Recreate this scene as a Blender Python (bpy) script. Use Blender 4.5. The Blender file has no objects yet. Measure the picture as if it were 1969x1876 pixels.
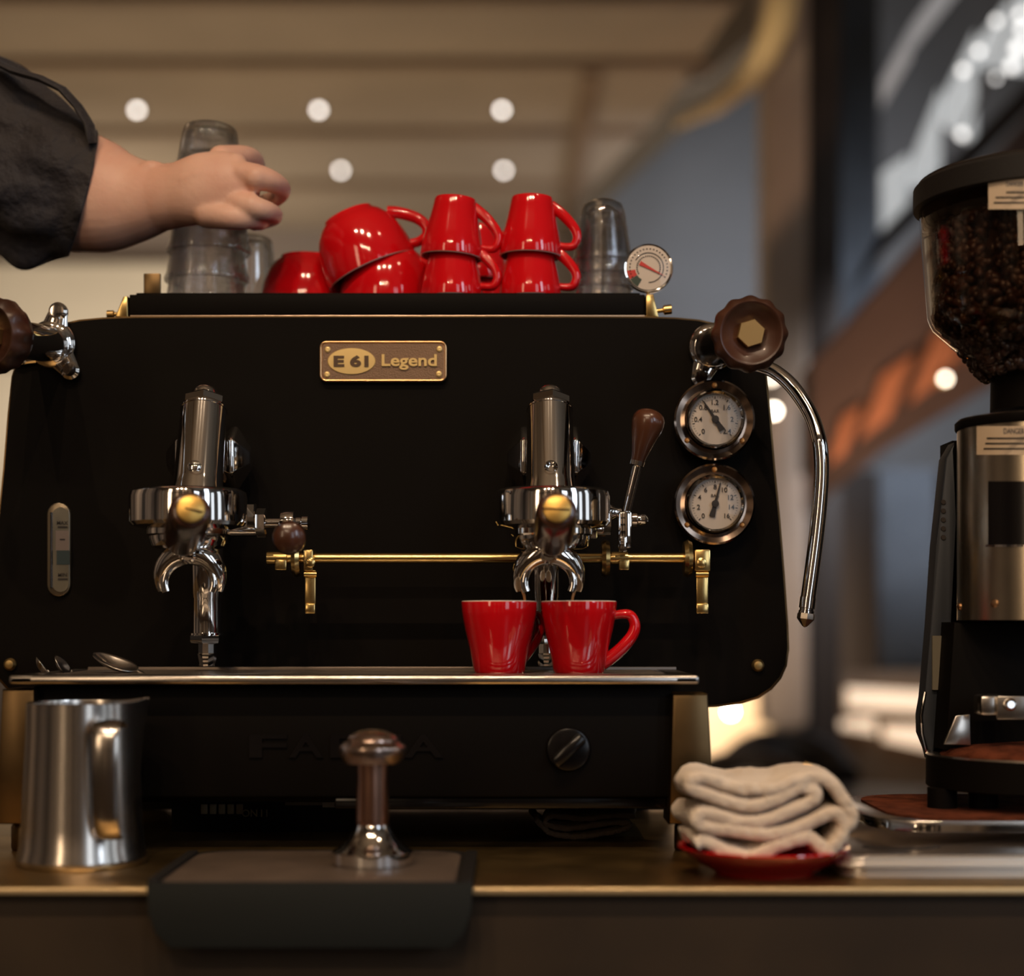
import bpy, bmesh, math, random
from mathutils import Vector, Matrix, noise
PI = math.pi
# ------------------------------------------------------------------ camera
C = bpy.context.scene.collection
F = 3261.0            # focal length in pixels of the 1969 px wide frame
ZC = 0.1835           # camera height above the counter top (world z = 0 is the counter top)
cam_d = bpy.data.cameras.new('camera'); cam = bpy.data.objects.new('camera', cam_d); C.objects.link(cam)
bpy.context.scene.camera = cam
cam.location = (0, 0, ZC); cam.rotation_euler = (PI/2, 0, 0)
cam_d.sensor_fit = 'HORIZONTAL'; cam_d.sensor_width = 36.0
cam_d.lens = 36.0*F/1969.0
cam_d.shift_y = 262.0/1969.0
cam_d.clip_start = 0.05; cam_d.clip_end = 60
cam_d.dof.use_dof = True; cam_d.dof.focus_distance = 1.47; cam_d.dof.aperture_fstop = 2.6
# ------------------------------------------------------------------ world, exposure
sc = bpy.context.scene
sc.view_settings.view_transform = 'Standard'; sc.view_settings.look = 'None'
sc.view_settings.gamma = 1.0; sc.view_settings.use_curve_mapping = False
sc.view_settings.exposure = 0.0
sc.cycles.use_denoising = True
sc.cycles.max_bounces = 24; sc.cycles.glossy_bounces = 6; sc.cycles.transmission_bounces = 24; sc.cycles.transparent_max_bounces = 32
sc.cycles.diffuse_bounces = 3; sc.cycles.sample_clamp_indirect = 8.0
sc.cycles.caustics_refractive = False; sc.cycles.caustics_reflective = False
w = bpy.data.worlds.new('world'); sc.world = w; w.use_nodes = True
w.node_tree.nodes['Background'].inputs[0].default_value = (1.0, 0.72, 0.48, 1)
w.node_tree.nodes['Background'].inputs[1].default_value = 0.09

def light(kind, loc, energy, col=(1, .8, .6), size=.1, target=None, spot=70, blend=.5, sy=None):
    l = bpy.data.lights.new('lamp', kind); o = bpy.data.objects.new('lamp', l); C.objects.link(o)
    l.energy = energy; l.color = col; o.location = loc
    if kind == 'AREA':
        l.size = size
        if sy: l.shape = 'RECTANGLE'; l.size_y = sy
        else: l.shape = 'DISK'
    else: l.shadow_soft_size = size
    if kind == 'SPOT': l.spot_size = math.radians(spot); l.spot_blend = blend
    if target is not None:
        o.rotation_euler = (Vector(target)-Vector(loc)).to_track_quat('-Z', 'Y').to_euler()
    return o
WARM = (1, .74, .5)
# down lights above the bar (three in a row, as in the photograph's reflections)
for i in range(3):
    light('SPOT', (-.95+.62*i, -.45, 2.62), 62, WARM, .024, (-.40+.3*i, 1.6, .3), 50, .6)
    light('SPOT', (-1.0+.55*i, -2.3, 2.35), 30, WARM, .024, (-.35+.3*i, 1.6, .3), 40, .6)
light('SPOT', (.85, .65, 2.2), 30, WARM, .02, (.55, 1.35, .0), 50, .6)  # unseen extra spot added to brighten the towel and the steel container
# area lights added for highlights: cool as a window behind right, warm room glow
light('AREA', (2.6, -1.2, 1.5), 16, (.72, .84, 1), .55, (0, 1.5, .2), sy=1.5)
light('AREA', (-1.7, -1.6, 1.1), 9, (1, .72, .46), .35, (0, 1.5, .2), sy=1.6)
# unseen area fills added to brighten the ceiling and the far walls
light('AREA', (-1.5, 8.6, .9), 44, (1, .80, .57), 4.0, (-1.5, 9.2, 3), sy=3.0)
light('AREA', (-2.6, 10.2, 1.2), 42, (1, .90, .76), 2.0, (-2.9, 12.0, 2.6), sy=.8)
# ------------------------------------------------------------------ helpers
def W(px, py, d):      # a point read off the photograph, at distance d from the lens
    return Vector(((px-984.5)*d/F, d, ZC+(1200-py)*d/F))
def M(px, d): return px*d/F

def clamp(v, a, b): return max(a, min(b, v))
class G:
    def __init__(s): s.bm = bmesh.new()
    def _v(s, p): return s.bm.verts.new(p)
    def box(s, lo, hi, bev=0, seg=2, rot=None, pivot=None):
        lo = Vector(lo); hi = Vector(hi); c = (lo+hi)/2; sz = hi-lo
        r = bmesh.ops.create_cube(s.bm, size=1, matrix=Matrix.Translation(c) @ Matrix.Diagonal((abs(sz.x), abs(sz.y), abs(sz.z), 1)))
        vs = r['verts']
        if bev:
            es = list({e for v in vs for e in v.link_edges})
            rr = bmesh.ops.bevel(s.bm, geom=es, offset=bev, segments=seg, affect='EDGES', profile=.5, clamp_overlap=True)
            vs = list({v for f in rr['faces'] for v in f.verts} | {v for v in vs if v.is_valid})
        if rot is not None:
            pv = Vector(pivot) if pivot is not None else c
            bmesh.ops.transform(s.bm, matrix=Matrix.Translation(pv) @ rot.to_4x4() @ Matrix.Translation(-pv), verts=vs)
        return s
    def lathe(s, prof, o=(0, 0, 0), axis=(0, 0, 1), seg=32, a0=0, squash=None, rfun=None):
        o = Vector(o); q = Vector(axis).normalized().to_track_quat('Z', 'Y').to_matrix()
        rings = []
        for (r, h) in prof:
            if r < 1e-6: rings.append([s._v(o + q @ Vector((0, 0, h)))])
            else:
                ring = []
                for k in range(seg):
                    a = a0+2*PI*k/seg; rr = r*(rfun(a, r, h) if rfun else 1)
                    x, y = rr*math.cos(a), rr*math.sin(a)
                    if squash: x *= squash[0]; y *= squash[1]
                    ring.append(s._v(o + q @ Vector((x, y, h))))
                rings.append(ring)
        for A, B in zip(rings, rings[1:]):
            if len(A) == 1 and len(B) == 1: continue
            for k in range(seg):
                k2 = (k+1) % seg
                if len(A) == 1: s.bm.faces.new((A[0], B[k2], B[k]))
                elif len(B) == 1: s.bm.faces.new((A[k], A[k2], B[0]))
                else: s.bm.faces.new((A[k], A[k2], B[k2], B[k]))
        for R_, flip in ((rings[0], True), (rings[-1], False)):
            if len(R_) > 2 and not (len(prof) == 2 and prof[1][0] < 1e-6):
                try: s.bm.faces.new(R_[::-1] if flip else R_)
                except ValueError: pass
        return s
    def shell(s, prof, thick=None, **k):  # open lathe without end caps
        o = Vector(k.get('o', (0, 0, 0))); axis = k.get('axis', (0, 0, 1)); seg = k.get('seg', 32)
        q = Vector(axis).normalized().to_track_quat('Z', 'Y').to_matrix()
        n = len(prof); rings = []
        for (r, h) in prof:
            rings.append([s._v(o + q @ Vector((max(r, 1e-5)*math.cos(2*PI*j/seg), max(r, 1e-5)*math.sin(2*PI*j/seg), h))) for j in range(seg)])
        for A, B in zip(rings, rings[1:]):
            for j in range(seg): s.bm.faces.new((A[j], A[(j+1) % seg], B[(j+1) % seg], B[j]))
        return s
    def tube(s, pts, rad, seg=12, squash=1.0, cap=True, up=None):
        pts = [Vector(p) for p in pts]; n = len(pts)
        if not hasattr(rad, '__len__'): rad = [rad]*n
        T = [(pts[min(i+1, n-1)]-pts[max(i-1, 0)]).normalized() for i in range(n)]
        u = Vector(up) if up is not None else (Vector((0, 0, 1)) if abs(T[0].z) < .9 else Vector((0, 1, 0)))
        rings = []
        for i in range(n):
            a = (u - T[i]*u.dot(T[i])).normalized(); b = T[i].cross(a); u = a if up is None else Vector(up)
            r = rad[i]; ra, rb = r if isinstance(r, tuple) else (r, r*squash)
            rings.append([s._v(pts[i] + a*ra*math.cos(2*PI*k/seg) + b*rb*math.sin(2*PI*k/seg)) for k in range(seg)])
        for A, B in zip(rings, rings[1:]):
            for k in range(seg): s.bm.faces.new((A[k], A[(k+1) % seg], B[(k+1) % seg], B[k]))
        if cap: s.bm.faces.new(rings[0][::-1]); s.bm.faces.new(rings[-1])
        return s
    def prism(s, pts, y0, y1, bev=0):     # outline in the XZ plane pushed from y0 to y1
        a = [s._v((x, y0, z)) for x, z in pts]; b = [s._v((x, y1, z)) for x, z in pts]; n = len(pts)
        f0 = s.bm.faces.new(a); f1 = s.bm.faces.new(b[::-1])
        for k in range(n): s.bm.faces.new((a[k], b[k], b[(k+1) % n], a[(k+1) % n]))
        if bev: bmesh.ops.bevel(s.bm, geom=list(f0.edges), offset=bev, segments=2, affect='EDGES', profile=.5, clamp_overlap=True)
        return s
    def ball(s, c, r, seg=20, rings=12, sc3=(1, 1, 1), rot=None):
        c = Vector(c); rows = []
        for i in range(rings+1):
            a = PI*i/rings; n_ = 1 if i in (0, rings) else seg
            row = []
            for k in range(n_):
                b = 2*PI*k/seg; v = Vector((r*sc3[0]*math.sin(a)*math.cos(b), r*sc3[1]*math.sin(a)*math.sin(b), -r*sc3[2]*math.cos(a)))
                row.append(s._v(c+(rot @ v if rot is not None else v)))
            rows.append(row)
        for A, B in zip(rows, rows[1:]):
            for k in range(seg):
                k2 = (k+1) % seg
                if len(A) == 1: s.bm.faces.new((A[0], B[k2], B[k]))
                elif len(B) == 1: s.bm.faces.new((A[k], A[k2], B[0]))
                else: s.bm.faces.new((A[k], A[k2], B[k2], B[k]))
        return s
    def xform(s, m):
        bmesh.ops.transform(s.bm, matrix=m, verts=s.bm.verts[:]); return s
OFF = {}
def obj(name, g, mat, parent=None, angle=35, label=None):
    me = bpy.data.meshes.new(name)
    if isinstance(g, G):
        bmesh.ops.recalc_face_normals(g.bm, faces=g.bm.faces[:])
        g.bm.to_mesh(me); g.bm.free()
    else: me = g
    if mat is not None:
        me.materials.clear(); me.materials.append(mat)
    for p in me.polygons: p.use_smooth = True
    me.set_sharp_from_angle(angle=math.radians(angle))
    o = bpy.data.objects.new(name, me); C.objects.link(o)
    if parent is not None:
        off = OFF[parent.name]; me.transform(Matrix.Translation(-off)); o.parent = parent
    else:
        xs = [v.co for v in me.vertices]
        lo = Vector((min(v.x for v in xs), min(v.y for v in xs), min(v.z for v in xs))); hi = Vector((max(v.x for v in xs), max(v.y for v in xs), 0))
        off = Vector(((lo.x+hi.x)/2, (lo.y+hi.y)/2, lo.z))
        me.transform(Matrix.Translation(-off)); o.location = off
    OFF[o.name] = off
    if label: o['label'] = label
    return o
def tag(o, label=None, cat=None, group=None, kind=None):
    if label: o['label'] = label
    if cat: o['category'] = cat
    if group: o['group'] = group
    if kind: o['kind'] = kind
    return o
def thing(name, loc, label, cat, group=None):
    o = bpy.data.objects.new(name, None); C.objects.link(o); o.location = loc; o.empty_display_size = .02
    OFF[o.name] = Vector(loc)
    return tag(o, label, cat, group)
KIDS = {}
def kids(o): return [c for c in bpy.data.objects if c.parent == o]
def copy_tree(o, parent=None):
    c = o.copy(); C.objects.link(c); c.parent = parent
    for ch in kids(o): copy_tree(ch, c)
    return c
def text(name, s, center, h, mat, parent, ext=.0004, bold=0.0, width=None, roty=0, normal_y=-1, italic=0):
    cu = bpy.data.curves.new(name, 'FONT'); cu.body = s; cu.size = 1; cu.extrude = 0; cu.offset = bold; cu.align_x = 'CENTER'; cu.align_y = 'CENTER'
    cu.resolution_u = 4; cu.shear = italic
    t = bpy.data.objects.new(name, cu); C.objects.link(t)
    cu.extrude = .5
    me = bpy.data.meshes.new_from_object(t)
    bpy.data.objects.remove(t); bpy.data.curves.remove(cu)
    xs = [v.co.x for v in me.vertices]; ys = [v.co.y for v in me.vertices]
    cx, cy = (min(xs)+max(xs))/2, (min(ys)+max(ys))/2; hh = max(ys)-min(ys); ww = max(xs)-min(xs)
    k = h/hh; kx = width/ww if width else k
    me.transform(Matrix.Translation((-cx, -cy, 0)))
    me.transform(Matrix.Diagonal((kx, k, ext, 1)))
    me.transform(Matrix.Rotation(roty, 4, 'Z'))
    me.transform(Matrix.Rotation(PI/2, 4, 'X'))
    me.transform(Matrix.Translation(Vector(center)))
    return obj(name, me, mat, parent)

def mat(name, col, rough=.5, metal=0, spec=.5, coat=0, var=0, vscale=8, bump=0, bscale=60, trans=0, ior=1.5, emit=None, estr=0, sss=0, rvar=0, sheen=0, stretch=None, col2=None, aniso=0, bdist=.002):
    m = bpy.data.materials.new(name); m.use_nodes = True; nt = m.node_tree; N = nt.nodes; L = nt.links
    b = N['Principled BSDF']
    c4 = (*col, 1)
    b.inputs['Base Color'].default_value = c4; b.inputs['Roughness'].default_value = rough
    b.inputs['Metallic'].default_value = metal; b.inputs['Specular IOR Level'].default_value = spec
    b.inputs['Coat Weight'].default_value = coat; b.inputs['Coat Roughness'].default_value = .04
    b.inputs['Transmission Weight'].default_value = trans; b.inputs['IOR'].default_value = ior
    b.inputs['Sheen Weight'].default_value = sheen
    if aniso: b.inputs['Anisotropic'].default_value = aniso
    if sss:
        b.inputs['Subsurface Weight'].default_value = sss; b.inputs['Subsurface Radius'].default_value = (.02, .008, .004); b.inputs['Subsurface Scale'].default_value = .5
    if emit: b.inputs['Emission Color'].default_value = (*emit, 1); b.inputs['Emission Strength'].default_value = estr
    tc = None
    def coords(sc_):
        nonlocal tc
        if tc is None: tc = N.new('ShaderNodeTexCoord')
        mp = N.new('ShaderNodeMapping'); L.new(tc.outputs['Object'], mp.inputs[0])
        if stretch: mp.inputs['Scale'].default_value = stretch
        nz = N.new('ShaderNodeTexNoise'); nz.inputs['Scale'].default_value = sc_; nz.inputs['Detail'].default_value = 5
        L.new(mp.outputs[0], nz.inputs['Vector']); return nz
    if var or col2:
        nz = coords(vscale); mx = N.new('ShaderNodeMix'); mx.data_type = 'RGBA'
        d2 = col2 if col2 else tuple(x*(1-var) for x in col)
        mx.inputs['A'].default_value = c4; mx.inputs['B'].default_value = (*d2, 1)
        rp = N.new('ShaderNodeMapRange'); rp.inputs['From Min'].default_value = .35; rp.inputs['From Max'].default_value = .65
        L.new(nz.outputs['Fac'], rp.inputs['Value']); L.new(rp.outputs[0], mx.inputs['Factor']); L.new(mx.outputs['Result'], b.inputs['Base Color'])
    if rvar:
        nz = coords(vscale*1.7); rp = N.new('ShaderNodeMapRange'); rp.inputs['To Min'].default_value = rough; rp.inputs['To Max'].default_value = rough+rvar
        L.new(nz.outputs['Fac'], rp.inputs['Value']); L.new(rp.outputs[0], b.inputs['Roughness'])
    if bump:
        nz = coords(bscale); bp = N.new('ShaderNodeBump'); bp.inputs['Strength'].default_value = bump; bp.inputs['Distance'].default_value = bdist
        L.new(nz.outputs['Fac'], bp.inputs['Height']); L.new(bp.outputs[0], b.inputs['Normal'])
    return m
def thin_glass(name, tint=(1, 1, 1), refr=0.0, ior=1.5):
    m = bpy.data.materials.new(name); m.use_nodes = True; nt = m.node_tree; N = nt.nodes; L = nt.links
    N.remove(N['Principled BSDF']); out = N['Material Output']
    tr = N.new('ShaderNodeBsdfTransparent'); tr.inputs[0].default_value = (*tint, 1)
    gl = N.new('ShaderNodeBsdfGlossy'); gl.inputs['Roughness'].default_value = .01
    lw = N.new('ShaderNodeLayerWeight'); lw.inputs[0].default_value = .5
    pw = N.new('ShaderNodeMath'); pw.operation = 'POWER'; pw.inputs[1].default_value = 3.5; L.new(lw.outputs['Facing'], pw.inputs[0])
    fr = N.new('ShaderNodeMath'); fr.operation = 'MULTIPLY_ADD'; fr.inputs[1].default_value = .75; fr.inputs[2].default_value = (ior-1)*.09; L.new(pw.outputs[0], fr.inputs[0])
    mx = N.new('ShaderNodeMixShader'); L.new(fr.outputs[0], mx.inputs[0])
    if refr:
        gs = N.new('ShaderNodeBsdfGlass'); gs.inputs['IOR'].default_value = 1.45; gs.inputs['Roughness'].default_value = 0
        m2 = N.new('ShaderNodeMixShader'); m2.inputs[0].default_value = refr
        L.new(tr.outputs[0], m2.inputs[1]); L.new(gs.outputs[0], m2.inputs[2]); L.new(m2.outputs[0], mx.inputs[1])
    else: L.new(tr.outputs[0], mx.inputs[1])
    L.new(gl.outputs[0], mx.inputs[2]); L.new(mx.outputs[0], out.inputs[0])
    return m
MT = dict(
 rim=mat('rim_steel', (.80, .74, .67), .34, .75),
 black=mat('black_paint', (.0045, .0033, .0024), .5, spec=.06, rvar=.1, vscale=12),
 blackgloss=mat('black_gloss', (.005, .004, .004), .2, spec=.4),
 rubber=mat('black_rubber', (.014, .012, .011), .6, spec=.2, bump=.15, bscale=500),
 rubbertop=mat('rubber_top', (.105, .074, .055), .5, spec=.4, var=.25, vscale=25, bump=.15, bscale=400),
 chrome=mat('chrome', (.80, .77, .74), .05, 1, rvar=.03, vscale=6),
 steel=mat('brushed_steel', (.60, .55, .50), .2, 1, rvar=.06, vscale=5),
 jug=mat('jug_steel', (.60, .55, .50), .16, 1, rvar=.10, vscale=14, stretch=(1, 1, .15)),
 brass=mat('brass', (.80, .56, .22), .17, 1, rvar=.12, vscale=40, var=.15),
 brassdull=mat('aged_brass', (.50, .34, .14), .33, 1, rvar=.15, vscale=30, var=.3),
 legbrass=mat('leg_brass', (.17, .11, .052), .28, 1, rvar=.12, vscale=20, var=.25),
 counter=mat('counter_brass', (.44, .29, .12), .30, 1, rvar=.18, vscale=14, var=.3),
 counterfront=mat('counter_front', (.042, .024, .010), .5, .2, rvar=.1, vscale=10, var=.3),
 wood=mat('dark_walnut', (.085, .030, .014), .26, spec=.5, coat=.4, col2=(.04, .014, .007), vscale=35, stretch=(1, 1, .25)),
 knobwood=mat('knob_walnut', (.070, .026, .014), .36, spec=.4, coat=.1, col2=(.03, .012, .007), vscale=30, stretch=(.3, 1, 1), bump=.1, bscale=120),
 red=mat('red_glaze', (.62, .004, .008), .10, spec=.5, coat=.6),
 white=mat('white_glaze', (.75, .68, .58), .18, spec=.5, coat=.3),
 rawclay=mat('unglazed_foot', (.10, .06, .045), .6),
 glass=thin_glass('clear_glass', (.995, .995, 1), .30, 2.1),
 lens=thin_glass('lens_glass', (1, 1, 1), 0, 1.3),
 pane=thin_glass('smoked_plastic', (.84, .76, .68), 0, 1.4),
 paper=mat('dial_paper', (.62, .52, .43), .6),
 label=mat('label_paper', (.60, .46, .32), .6),
 ink=mat('ink', (.02, .014, .012), .6),
 inkred=mat('red_ink', (.55, .03, .02), .5),
 inkgreen=mat('green_ink', (.03, .05, .03), .5),
 plate=mat('plate_bronze', (.22, .13, .075), .5, .4, bump=.4, bscale=900),
 plategold=mat('plate_gold', (.80, .56, .22), .38, .35),
 plateedge=mat('plate_copper', (.72, .42, .20), .32, .9),
 skin=mat('skin', (.74, .45, .335), .45, spec=.35, sss=.12, var=.16, vscale=18, bump=.15, bscale=200, col2=(.66, .36, .26)),
 sleeve=mat('dark_sleeve', (.018, .017, .023), .7, spec=.3, sheen=.08, col2=(.024, .019, .019), vscale=9, bump=1, bscale=24, bdist=.016),
 towel=mat('towel', (.86, .72, .58), .92, spec=.1, sheen=.3, col2=(.70, .56, .43), vscale=16, bump=.9, bscale=420),
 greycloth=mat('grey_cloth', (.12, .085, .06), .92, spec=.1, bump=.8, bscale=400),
 coffee=mat('espresso', (.42, .17, .05), .15, spec=.5),
 grounds=mat('coffee_grounds', (.16, .042, .018), .95, spec=.1, bump=1, bscale=600, col2=(.07, .018, .008), vscale=60),
 beans=mat('coffee_beans', (.045, .017, .009), .38, spec=.4, col2=(.018, .008, .005), vscale=50),
 copper=mat('copper_column', (.50, .28, .20), .22, 1, rvar=.08),
 navy=mat('blue_black_metal', (.035, .040, .050), .45, .4, spec=.5),
)
# ------------------------------------------------------------------ the room
def struct(name, g, m, parent=None, **k):
    o = obj(name, g, m, parent, **k)
    if parent is None: o['kind'] = 'structure'
    return o
CEIL = 2.98
mceil = mat('ceiling_plaster', (.32, .245, .17), .8, var=.15, vscale=1.2)
mbeam = mat('beam_brown', (.21, .135, .078), .7, var=.2, vscale=1.5)
mcream = mat('cream_wall', (.60, .52, .40), .8, var=.12, vscale=1)
mbrownwall = mat('brown_grey_wall', (.23, .18, .145), .8, var=.2, vscale=.8)
mbluewall = mat('blue_grey_wall', (.165, .172, .178), .7, var=.3, vscale=.7)
mpillar = mat('pillar_stone', (.42, .33, .26), .6, var=.2, vscale=1)
mdark = mat('dark_wood_panel', (.022, .014, .010), .6)
mcurtain = mat('grey_blue_curtain', (.11, .125, .145), .9, var=.25, vscale=3)
mfloor = mat('floor_wood', (.07, .04, .022), .4, var=.4, vscale=3)
mgoldlit = mat('gold_lit_plaster', (.72, .52, .27), .5, var=.15, vscale=2)
mstair = mat('stair_brown', (.12, .075, .058), .6, var=.2, vscale=2)
morangelit = mat('orange_lit_step', (.52, .20, .09), .6, var=.3, vscale=2)  # orange light falling on the stairs, put into the panel colour
struct('floor', G().box((-7, -4, -1.05), (8, 13, -.95)), mfloor)
def flat(P, z0, z1):
    g = G(); a = [g._v((x, y, z0)) for x, y in P]; b = [g._v((x, y, z1)) for x, y in P]; n = len(P)
    g.bm.faces.new(a[::-1]); g.bm.faces.new(b)
    for k in range(n): g.bm.faces.new((a[k], a[(k+1) % n], b[(k+1) % n], b[k]))
    return g
ceiling = struct('ceiling', flat([(-7, -3.6), (4.5, -3.6), (4.5, 5.4), (1.15, 5.6), (1.02, 7.6), (.80, 9.4), (.46, 11.1), (.33, 12.1), (-7, 12.1)], CEIL, CEIL+.1), mceil)
for y in (-2.4, -1.2, 0, 1.2, 2.4, 3.6, 4.8, 6.0, 7.55, 8.42, 9.6, 10.75):
    struct('beam', G().box((-7, y-.045, CEIL-.035), (1.0 if y < 9 else (.75 if y < 10 else .5), y+.045, CEIL-.001), .01), mbeam, ceiling)
for x in (-4.1, .40):
    struct('beam', G().box((x-.05, 8.5, CEIL-.045), (x+.05, 12.1, CEIL-.002), .015), mbeam, ceiling)
# back wall with a lit cornice band
wb = struct('wall_back', G().box((-7, 12.0, -.95), (1.2, 12.15, CEIL)), mbrownwall)
struct('cornice', G().prism([(-7, 2.70), (-2.35, 2.70), (-2.35, 2.22), (-7, 2.22)], 11.84, 12.0), mcream, wb)
struct('wall_panel', G().box((-7, 11.93, .15), (-3.0, 12.0, 2.0), .02), mcream, wb)
# blue grey bulkhead beyond the bar, with a slanted upper edge
wr = struct('wall_right', G().prism([(W(1120, 0, 11.5).x, -.95), (W(1120, 420, 11.5).x, W(0, 430, 11.5).z), (W(1300, 0, 11.5).x, W(0, 260, 11.5).z), (W(1520, 0, 11.5).x, W(0, 130, 11.5).z), (W(1540, 0, 11.5).x, 6.0), (5.5, 6.0), (5.5, -.95)], 11.5, 11.62), mbluewall)
# curved plaster rib by the pillar, golden light put into its colour
g = G(); pts = [W(1500, -260, 7.1), W(1512, -120, 7.1), W(1510, -20, 7.1), W(1496, 50, 7.12), W(1468, 110, 7.15), W(1430, 160, 7.2), W(1375, 205, 7.3), W(1300, 240, 7.5)]
g.tube(pts, [(.07, .07), (.07, .07), (.07, .07), (.07, .07), (.062, .06), (.05, .05), (.035, .035), (.015, .015)], 16)
struct('trim_1', g, mgoldlit)
vault = struct('ceiling_vault', G().prism([(W(1230, 0, 9.4).x, W(0, -260, 9.4).z), (W(1230, 0, 9.4).x, W(0, 190, 9.4).z), (W(1360, 0, 9.4).x, W(0, 150, 9.4).z), (W(1460, 0, 9.4).x, W(0, 60, 9.4).z), (W(1500, 0, 9.4).x, W(0, -60, 9.4).z), (W(1510, 0, 9.4).x, W(0, -260, 9.4).z)], 9.4, 9.5), mceil)
# pillar
xp0, xp1 = W(1462, 0, 7.5).x, W(1548, 0, 7.5).x
pl = struct('pillar', G().box((xp0, 7.4, W(0, 1395, 7.5).z), (xp1, 7.62, 3.6), .03), mpillar)
struct('pillar_edge', G().box((xp1, 7.55, -.95), (xp1+.17, 7.75, 3.6), .02), mdark, pl)
# dark timber screen, curtains
struct('wall_screen', G().box((xp1+.1, 9.0, -.95), (5.5, 9.1, W(0, 905, 9).z)), mdark)
def curtain(x0, x1, z0, z1, y, label):
    g = G(); n = 40; A = []; B = []
    for i in range(n+1):
        x = x0+(x1-x0)*i/n; yy = y+.05*math.sin(i*1.35)+.015*math.sin(i*.5)
        A.append(g._v((x, yy, z0))); B.append(g._v((x, yy, z1)))
    for i in range(n): g.bm.faces.new((A[i], A[i+1], B[i+1], B[i]))
    o = obj('curtain', g, mcurtain); m = o.modifiers.new('s', 'SOLIDIFY'); m.thickness = .01
    tag(o, label, 'curtain')
curtain(W(1690, 0, 8.2).x, W(1800, 0, 8.2).x, W(0, 1290, 8.2).z, W(0, 900, 8.2).z, 8.2, 'blurred grey blue curtain hanging behind the coffee grinder')
curtain(W(1590, 0, 8.4).x, W(1690, 0, 8.4).x, W(0, 700, 8.4).z, 3.9, 8.4, 'tall blurred grey curtain to the right of the stone pillar')
# staircase with glass balustrade rising to the right
ys = 6.6
st = thing('staircase', (W(1700, 0, ys).x, ys, W(0, 900, ys).z), 'blurred brown staircase rising to the right behind the grinder', 'staircase')
def poly(pp, d, t=.12, m=None, name='panel', bev=.01, par=None):
    q = [W(a, b, d) for a, b in pp]
    return obj(name, G().prism([(v.x, v.z) for v in q], d, d+t, bev), m, par)
poly([(1560, 700), (2120, 60), (2120, 330), (1640, 780), (1560, 905)], ys, .25, mstair, 'stringer', par=st)
poly([(1555, 905), (1600, 800), (2120, 300), (2120, 620), (1700, 860), (1555, 985)], ys+.3, .1, mstair, 'soffit', par=st)
for (a, b, c, e, w_) in ((1590, 900, 1625, 800, 36), (1650, 850, 1700, 720, 62), (1745, 780, 1800, 640, 80), (1850, 700, 1900, 540, 80)):
    poly([(a, b), (c-5, e), (c+w_, e-w_*.75), (a+w_, b-w_*.75)], ys-.04, .03, morangelit, 'lit_riser', par=st)
mglow = mat('frosted_window', (.72, .74, .75), .3, emit=(.80, .83, .84), estr=.50)
bal = thing('window_wall', (W(1800, 0, 7.2).x, 7.2, W(0, 460, 7.2).z), 'bright white slanted window panes in the upper right corner', 'window')
mg2 = mat('window_dull', (.4, .4, .4), .3, emit=(.8, .8, .82), estr=.24)
for (a, b, m_) in (((1694, 470), (1750, 350), 0), ((1750, 350), (1812, 225), 0), ((1812, 225), (1880, 115), 0), ((1880, 115), (2010, -30), 0)):
    k = .95
    q = [(a[0]+3, a[1]+2), (b[0]-3, b[1]+2)]
    lowb = lambda x: 470-(x-1700)*1.06
    poly([(a[0]+3, a[1]-40 if a[0] > 1700 else 330), (b[0]-3, b[1]-55), (b[0]-3, lowb(b[0])), (a[0]+3, min(a[1]+10, lowb(a[0])))], 7.2, .03, mglow, 'pane', .002, bal)
for (a, b) in (((1696, 200), (1752, 95)), ((1756, 88), (1850, -40))):
    poly([(a[0], a[1]-45), (b[0], b[1]-45), (b[0], b[1]+15), (a[0], a[1]+5)], 7.25, .03, mg2, 'pane', .002, bal)
poly([(1640, 560), (1705, 480), (2020, 170), (2020, 110), (1690, 450)], 7.1, .05, mdark, 'rail', par=bal)
# crystal drops of the chandelier in front of the window
mspark = mat('crystal_lamp', (1, 1, 1), .05, emit=(1, .97, .93), estr=2.6)
ch = thing('chandelier', W(1920, 120, 6.9), 'cluster of bright white crystal lamps in the upper right corner', 'chandelier')
for (a, b, r) in ((1916, 40, .026), (1962, 28, .028), (1882, 98, .026), (1852, 135, .028), (1956, 92, .036), (1945, 128, .034), (1850, 258, .030), (1915, 150, .02), (1965, 55, .03)):
    obj('crystal_lamp', G().ball(W(a, b, 6.9), r*.55, 10, 6), mspark, ch)
obj('chandelier_stem', G().tube([W(1950, -200, 6.9), W(1950, 20, 6.9), W(1930, 90, 6.9), W(1852, 250, 6.9)], .006, 8), MT['steel'], ch)
# recessed lamps in the ceiling
mlamp = mat('lamp_lens', (1, 1, 1), .3, emit=(1, .93, .86), estr=9)
proto = None
names = [((-2.03, 9.18), 'recessed ceiling lamp at the left of the nearer row, above the hand'), ((-1.046, 9.18), 'recessed ceiling lamp in the middle of the nearer row of three'),
         ((-.055, 9.18), 'recessed ceiling lamp at the right of the nearer row, above the red cups'), ((-1.05, 10.4), 'brighter recessed ceiling lamp in the farther row, left of two'), ((-.05, 10.4), 'dimmer recessed ceiling lamp in the farther row, right of two')]
for (x, y), lb in names:
    t = thing('ceiling_lamp', (x, y, CEIL), lb, 'ceiling lamp', 'recessed ceiling lamps')
    obj('trim_ring', G().shell([(.03, -.012), (.045, -.012), (.045, -.0005)], o=(x, y, CEIL), seg=20), MT['steel'], t)
    obj('lens', G().ball((x, y, CEIL-.012), .0165, 14, 8), mlamp, t)
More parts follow.
